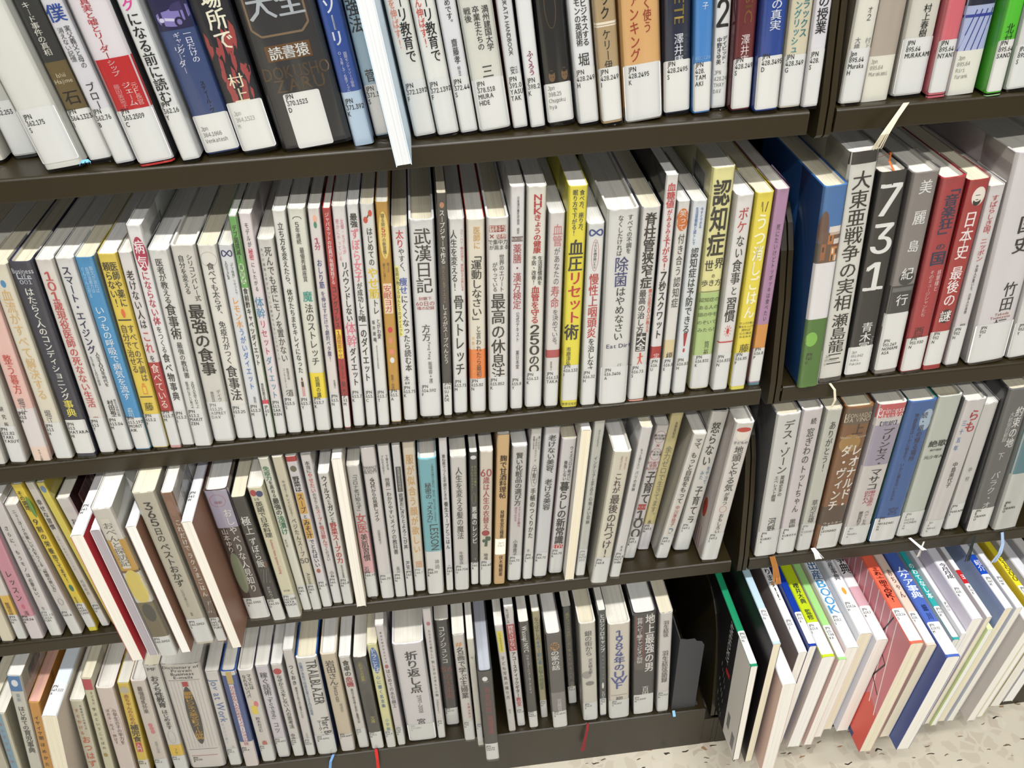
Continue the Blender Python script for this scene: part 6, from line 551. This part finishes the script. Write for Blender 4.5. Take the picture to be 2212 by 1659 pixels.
# ---------------------------------------------------------------- the setting
fl = MB(); fl.box(-3000, 3000, -4000, 900, -608.7, -588.7, terrazzo()); o = fl.build('floor'); o['kind'] = 'structure'
wl = MB(); wl.box(-3000, 3000, 880, 900, -588.7, 2300, mat('b0aa9c')); o = wl.build('wall_back'); o['kind'] = 'structure'
LIP = 17.0
def shelf(parent, x0, x1, z):
    pr = [(228, 0)] + [(2.6 - 2.6 * math.sin(t), -2.6 + 2.6 * math.cos(t)) for t in [math.pi / 2 * i / 6 for i in range(7)]] + [(0, -LIP + 1.2), (.4, -LIP + .3), (1.2, -LIP), (14, -LIP), (14, -LIP + 1.2), (1.8, -LIP + 1.2), (1.8, -2.4), (228, -2.4)]
    m = MB(); n = len(pr)
    m.grid([[(x, y, z + q) for y, q in pr] for x in (x0, x1)], STEEL, True)
    m.face([(x0, y, z + q) for y, q in pr], STEEL); m.face([(x1, y, z + q) for y, q in reversed(pr)], STEEL)
    return m.build('shelf', parent)
def bracket(parent, x0, x1, z, zb=-22.5, y0=1.5):
    m = MB(); R = 20
    def prof(sh):
        return [(y0, zb + 4), (y0 + 3, zb + 1), (y0 + 7, zb), (226, zb), (226, 164), (84, 164), (62, 161), (48, 154), (36, 142), (26, 122), (15, 80), (y0 + 1, 4)]
    pr = prof(0)
    m.grid([[(x, y, z + q) for y, q in pr] for x in (x0, x1)], STEEL, True)
    m.face([(x0, y, z + q) for y, q in reversed(pr)], STEEL); m.face([(x1, y, z + q) for y, q in pr], STEEL)
    o = m.build('shelf_bracket', parent)
    b = o.modifiers.new('b', 'BEVEL'); b.width = 0.0012; b.segments = 3; b.limit_method = 'ANGLE'; b.angle_limit = 1.0
    return o
ZS = {'A': 246.3, 'B': 0.0, 'C': -228.2, 'D': -507.2}
bays = []
for nm, x0, x1, lab in (('left', -641.0, 259.0, 'olive brown steel library bookcase filling the left of the picture'), ('right', 278.6, 1178.6, 'olive brown steel library bookcase bay at the right of the picture')):
    t = thing('bookcase', lab, 'bookcase', (0, 0, 0)); bays.append(t)
    for r in 'ABC': shelf(t, x0, x1, ZS[r])
    m = MB(); m.box(x0, x1, 0.8, 228, -509.6, -507.2, STEEL); m.box(x0, x1 if nm == 'right' else 259.5, 0, 2, -588.7, -507.6, STEEL); o = m.build('base_shelf', t)
    bb = o.modifiers.new('b', 'BEVEL'); bb.width = 0.0007; bb.segments = 2
    m = MB(); m.box(x0 - 5.6 if nm == 'right' else x0 - 18, x1 + 18 if nm == 'right' else x1 + 9, 229, 233, -588.7, 470, STEEL_D); m.build('back_panel', t)
    for r in 'ABCD':
        if nm == 'left': bracket(t, 267.2, 272.0, ZS[r]); bracket(t, -652.0, -647.0, ZS[r])
        else: bracket(t, 273.4, 277.6, ZS[r]); bracket(t, 1181.0, 1186.0, ZS[r])
m = MB(); m.box(259.6, 272.5, 0.6, 2.0, -588.7, -531, STEEL); m.box(267.5, 272.4, 200, 228, -588.7, 470, STEEL_D); m.build('upright_post', bays[0])
m = MB(); m.box(272.8, 278.5, 0.6, 2.0, -588.7, -531, STEEL); m.box(272.8, 278, 200, 228, -588.7, 470, STEEL_D); m.build('upright_post', bays[1])
# metal bookend at the end of the bottom left shelf
t = thing('bookend', 'dark grey metal bookend standing at the right end of bottom left shelf', 'bookend', (0.2165, 0.006, -0.5072))
m = MB(); pts = [(0, 0), (30, 0), (30, 128), (27, 134), (21, 136), (18, 141), (9, 141), (4, 143), (0, 143)]
m.face([(x, 0, z) for x, z in pts], BOOKEND); m.face([(x, 1.4, z) for x, z in reversed(pts)], BOOKEND)
for i in range(len(pts)):
    a, b = pts[i], pts[(i + 1) % len(pts)]; m.face([(a[0], 0, a[1]), (a[0], 1.4, a[1]), (b[0], 1.4, b[1]), (b[0], 0, b[1])], BOOKEND)
m.build('front_plate', t)
m = MB(); m.box(0, 1.4, 1.4, 110, 0.4, 143, BOOKEND); m.build('side_plate', t)
m = MB(); m.box(1.4, 34, 1.4, 110, 0.2, 1.2, BOOKEND); m.build('foot_plate', t)
# ---------------------------------------------------------------- books
# p position of the spine foot (mm), a lean (deg), w/h/d size (mm), c cover colour, E printed design, l call-number label, n description
SHELF = {'A': ('books on the top shelf, left bay'), 'B': 'books on the second shelf, left bay', 'C': 'books on the third shelf, left bay', 'D': 'books on the bottom shelf, left bay',
         'A2': 'books on the top shelf, right bay', 'B2': 'books on the second shelf, right bay', 'C2': 'books on the third shelf, right bay', 'E': 'spine-up books on the floor shelf, right bay'}
def barcode(mb, xs, y0, y1, z0, z1, sg, R):
    mb.face([(xs + sg * .12, y0, z0), (xs + sg * .12, y1, z0), (xs + sg * .12, y1, z1), (xs + sg * .12, y0, z1)], mat('e2e2de', 'ink'))
    y = y0 + 2
    while y < y1 - 2:
        t = R.choice((.3, .4, .7)); mb.face([(xs + sg * .2, y, z0 + 2), (xs + sg * .2, y + t, z0 + 2), (xs + sg * .2, y + t, z1 - 1), (xs + sg * .2, y, z1 - 1)], mat('44444a', 'ink')); y += t + R.choice((.35, .6))
for bi, B in enumerate(BOOKS):
    R = random.Random(bi); w, h, d = B['w'] - 0.7, B['h'], float(B['d']); su = B.get('su')
    hc = (not su) and w > 15.5 and 181 < h < 203
    root = thing('book', B['n'], 'book', tuple(v * MM for v in B['p']), (0, math.radians(B['a']), 0), SHELF[B['R']])
    z0 = 2.0 if not su else 0.3
    S = Surf(w, h if su else h, su); W = w / 2; tk = 1.6 if hc else 0.45
    col = B['c']; side = B.get('side', col)
    cm, sm = mat(col), mat(side)
    # cover: a U round the page block
    us = [i / 8 for i in range(-8, 9)]
    dep = (h if su else d)
    outer = [(-W, dep)] + [(u * W, S.ys(u * W)) for u in us] + [(W, dep)]
    inner = [(-W + tk, dep)] + [(u * (W - tk), S.ys(u * W) + tk) for u in us] + [(W - tk, dep)]
    n = len(outer)
    lo, hi = (z0, h - 0.2) if not su else (0.3, d)
    def P3(q, v):
        x, y = q
        return (x, v, h - y) if su else (x, y, v)
    mb = MB(); mf = lambda i, j: sm if j in (0, n - 2) else cm
    mb.grid([[P3(q, v) for q in outer] for v in (lo, hi)], mf); mb.grid([[P3(q, v) for q in inner] for v in (hi, lo)], mat('d8d6ce'))
    for v in (lo, hi): mb.grid([[P3(q, v) for q in outer], [P3(q, v) for q in inner]], mf)
    for i in (0, n - 1): mb.face([P3(outer[i], lo), P3(outer[i], hi), P3(inner[i], hi), P3(inner[i], lo)], sm)
    mb.build('cover', root)
    # pages: a block of signatures with slightly uneven edges
    pg = mat(B.get('pg', R.choice(('dcd8ce', 'd8d4c8', 'dcdad4', 'd4ccb4'))), 'page'); mb = MB()
    ins = 3.0 if hc else 0.9; ws = 2 * (W - tk) - 0.1; k = max(2, int(ws / 4.5)); x = -ws / 2
    for i in range(k):
        x1 = -ws / 2 + ws * (i + 1) / k; j = R.uniform(0, 0.2); g = 0.02
        if su: mb.box(x + g, x1 - g, 0.7 + j, d - 1, R.uniform(0.3, 1.0), h - S.ys(max(abs(x), abs(x1))) - tk - 0.4, pg)
        else: mb.box(x + g, x1 - g, S.ys(max(abs(x), abs(x1))) + tk + 0.5, d - ins, z0 + ins * .6, h - ins - j, pg)
        x = x1
    mb.build('page_block', root)
    # printed spine
    pr = Print(S)
    for E in B['E']: pr.shape(E)
    if B.get('suband'): pr.rect(90, 240, -1, 1, B['suband']); pr.vert(B['sutext'], 215, 95, 0, .6, 'e8f0e8', 2)
    if B.get('redt'): pr.vert(B['redt'], 120, 85, 0, .6, 'b02838', 2)
    if pr.mb.f: pr.mb.build('spine_print', root)
    # decoration of the side that faces the camera
    mb = MB(); cx = B['p'][0]; sg = 1 if cx < -10 else -1; xs = sg * W
    if B.get('bar'): barcode(mb, xs, 14, 50, h - 34, h - 10, sg, R)
    if B.get('strip'):
        q = lambda y0, y1, a, b, c, e: mb.face([(xs + sg * e, y0, a), (xs + sg * e, y1, a), (xs + sg * e, y1, b), (xs + sg * e, y0, b)], mat(c, 'ink'))
        q(0.6, 38, 1, h - 1, 'd8d4cc', .1); q(6, 15, 12, 40, '77767a', .16); q(24, 32, 26, 54, '77767a', .16)
        for i in range(16): q(52 + 4 * (i % 5), 52.6 + 4 * (i % 5) + R.uniform(0, .8), 8 + i * 6, 14 + i * 6 + R.uniform(-3, 6), '8a8a88', .12)
        lay, tot = Print(S).layout('YOKOHAMA', 2); m_ = mat('c8c8c4', 'ink')
        for g, gx in lay:
            n0 = len(mb.v); mi = mb.mi(m_)
            for a, b in g[0]: mb.v.append((xs - .2, 62 - b * 12, h - 78 + (a + gx) * 11))
            for f in g[1]: mb.f.append(tuple(n0 + i for i in f)); mb.m.append(mi)
        q(44, 56, h - 92, h - 84, 'b02020', .16)
    if B.get('stripe'):
        q = lambda pts, c, e: mb.face([(xs + sg * e, y, z) for y, z in pts], mat(c, 'ink'))
        q([(0.5, 1), (70, 1), (24, h * .42), (0.5, h * .36)], 'd65c50', .1); q([(20, 1), (60, 1), (60, 9), (20, 9)], '3c4878', .14)
        for i in range(9):
            y = 4 + i * 14; q([(y, h * .34 + (i * 6)), (y + 1.6, h * .34 + i * 6), (y + 26, h - 2), (y + 24.4, h - 2)], 'ece0de', .12)
        for a, b in (((36, h - 4), (46, h - 52)), ((46, h - 52), (20, h - 66)), ((20, h - 66), (30, h - 100)), ((30, h - 100), (12, h - 112))):
            dx, dy = b[0] - a[0], b[1] - a[1]; L = math.hypot(dx, dy); nx, ny = -dy / L * .9, dx / L * .9
            q([(a[0] + nx, a[1] + ny), (a[0] - nx, a[1] - ny), (b[0] - nx, b[1] - ny), (b[0] + nx, b[1] + ny)], '2c2828', .16)
    if B.get('seal'):
        q = lambda cy, cz, ry, rz, c, e: mb.face([(xs + sg * e, cy + ry * math.cos(.349 * i), cz + rz * math.sin(.349 * i)) for i in range(18)], mat(c, 'ink'))
        q(150, h - 40, 46, 26, '6a4c46', .1); q(122, h - 44, 20, 16, 'a8968a', .13); q(88, h - 60, 26, 8, '9a98b4', .1)
    if B.get('sidefig'):
        q = lambda cy, cz, ry, rz, c, e: mb.face([(xs + sg * e, cy + ry * math.cos(.349 * i), cz + rz * math.sin(.349 * i)) for i in range(18)], mat(c, 'ink'))
        q(26, 56, 12, 13, 'f0e6dc', .1); q(20, 60, 5, 13, 'd05a48', .13); q(44, 40, 7, 14, 'c84838', .1)
        for i in range(6): mb.face([(xs + sg * .1, 14 + i * 5, 3), (xs + sg * .1, 15 + i * 5, 3), (xs + sg * .1, 17 + i * 5, 34), (xs + sg * .1, 16 + i * 5, 34)], mat('c87870', 'ink'))
        for i in range(4): mb.face([(xs + sg * .1, 34 + i * 4, 92), (xs + sg * .1, 34.6 + i * 4, 92), (xs + sg * .1, 30 + i * 4, 118), (xs + sg * .1, 29.4 + i * 4, 118)], mat('2a2a2c', 'ink'))
    if mb.f: mb.build('cover_art', root)
    # call number label
    if B['l']:
        top, bot, u0, u1, ct, txt, mono, grey, nolab = B['l']
        top = min(top, h - 2)
        lp = Print(S); lc = 'e0e1e0' if col >= 'c8' and not nolab else 'e4e4e2'
        if lc:
            if nolab: lp.rect(top, bot, -.5, -.49, lc, 0.2)
            else: lp.tag(top, bot, u0, u1, lc, 0.33)
        lab = lp.mb.build('call_label', root)
        tp = Print(S); left = max(u0 * W + 0.9, -W + 1.1) if w < 17 else u0 * W + (w * 0.12 if u0 < -.9 else 1.0)
        ink = '8c8c88' if grey else '1e1e20'
        if su: left = -W + 0.9
        for i, ln in enumerate(txt.split('|')):
            if mono: tp.horiz(ln, ct - 4.3 * i, 0, 2.7, '5a5a58' if not grey else '96968e', 0, .42, left, 0.8, W - .2, 'mono')
            else: tp.horiz(ln, ct - 4.3 * i, 0, 3.1, ink, 3, .42, left, 0.7, W - .05, 'sans')
        if tp.mb.f: tp.mb.build('call_number', lab)
    # clear plastic jacket, standing proud at head and tail
    if not su and col not in ('a98d66',):
        mb = MB(); rows = []
        for z, o_, jy in ((0.15, .8, .9), (2.0, .7, .5), (5, .62, 0.1), (h - 6, .62, 0.05), (h - 1.0, .7, .35), (h + 1.6, .75, .6)):
            row = []
            for q in [(-W - .28, 42)] + [(u * (W + .28), S.ys(u * W) - o_) for u in [i / 6 for i in range(-6, 7)]] + [(W + .28, 42)]:
                jz = R.uniform(-.7, .7) if z > h and q[1] < 30 else (R.uniform(0, .5) if z < 1 and q[1] < 30 else 0)
                row.append((q[0], q[1] - (R.uniform(0.2, 1) * jy if q[1] < 30 and abs(q[0]) < W * .95 else 0), z + jz))
            rows.append(row)
        mb.grid(rows, FILM); mb.build('plastic_jacket', root, True)
    # ribbon marker
    if 'rib' in B:
        pts, rc, wd_, tas = B['rib']; mb = MB(); m_ = mat(rc, 'cloth'); k = 5 if tas else 1
        # strands along the polyline, fraying towards the end
        def strand(off0, off1, t):
            prev = None; rows = []
            for i, q in enumerate(pts):
                f = i / (len(pts) - 1); x = q[0] + off0 + (off1 - off0) * f * f + (R.uniform(-.15, .15) if i else 0)
                rows.append([(x - t, q[1], q[2] + (R.uniform(-1.5, 1.5) if i == len(pts) - 1 else 0)), (x, q[1] - t * .8, q[2]), (x + t, q[1], q[2]), (x, q[1] + t * .8, q[2])])
            mb.grid(rows, m_, True)
        if tas:
            for i in range(13): f = (i / 12 - .5); strand(f * wd_ * .75, f * wd_ * 1.5 + R.uniform(-.8, .8), wd_ * .06 + .06)
        else:
            rows = [[(q[0] - wd_ / 2, q[1], q[2]), (q[0], q[1] - .3, q[2]), (q[0] + wd_ / 2, q[1], q[2]), (q[0], q[1] + .3, q[2])] for q in pts]; mb.grid(rows, m_, True)
        mb.build('ribbon_marker', root)
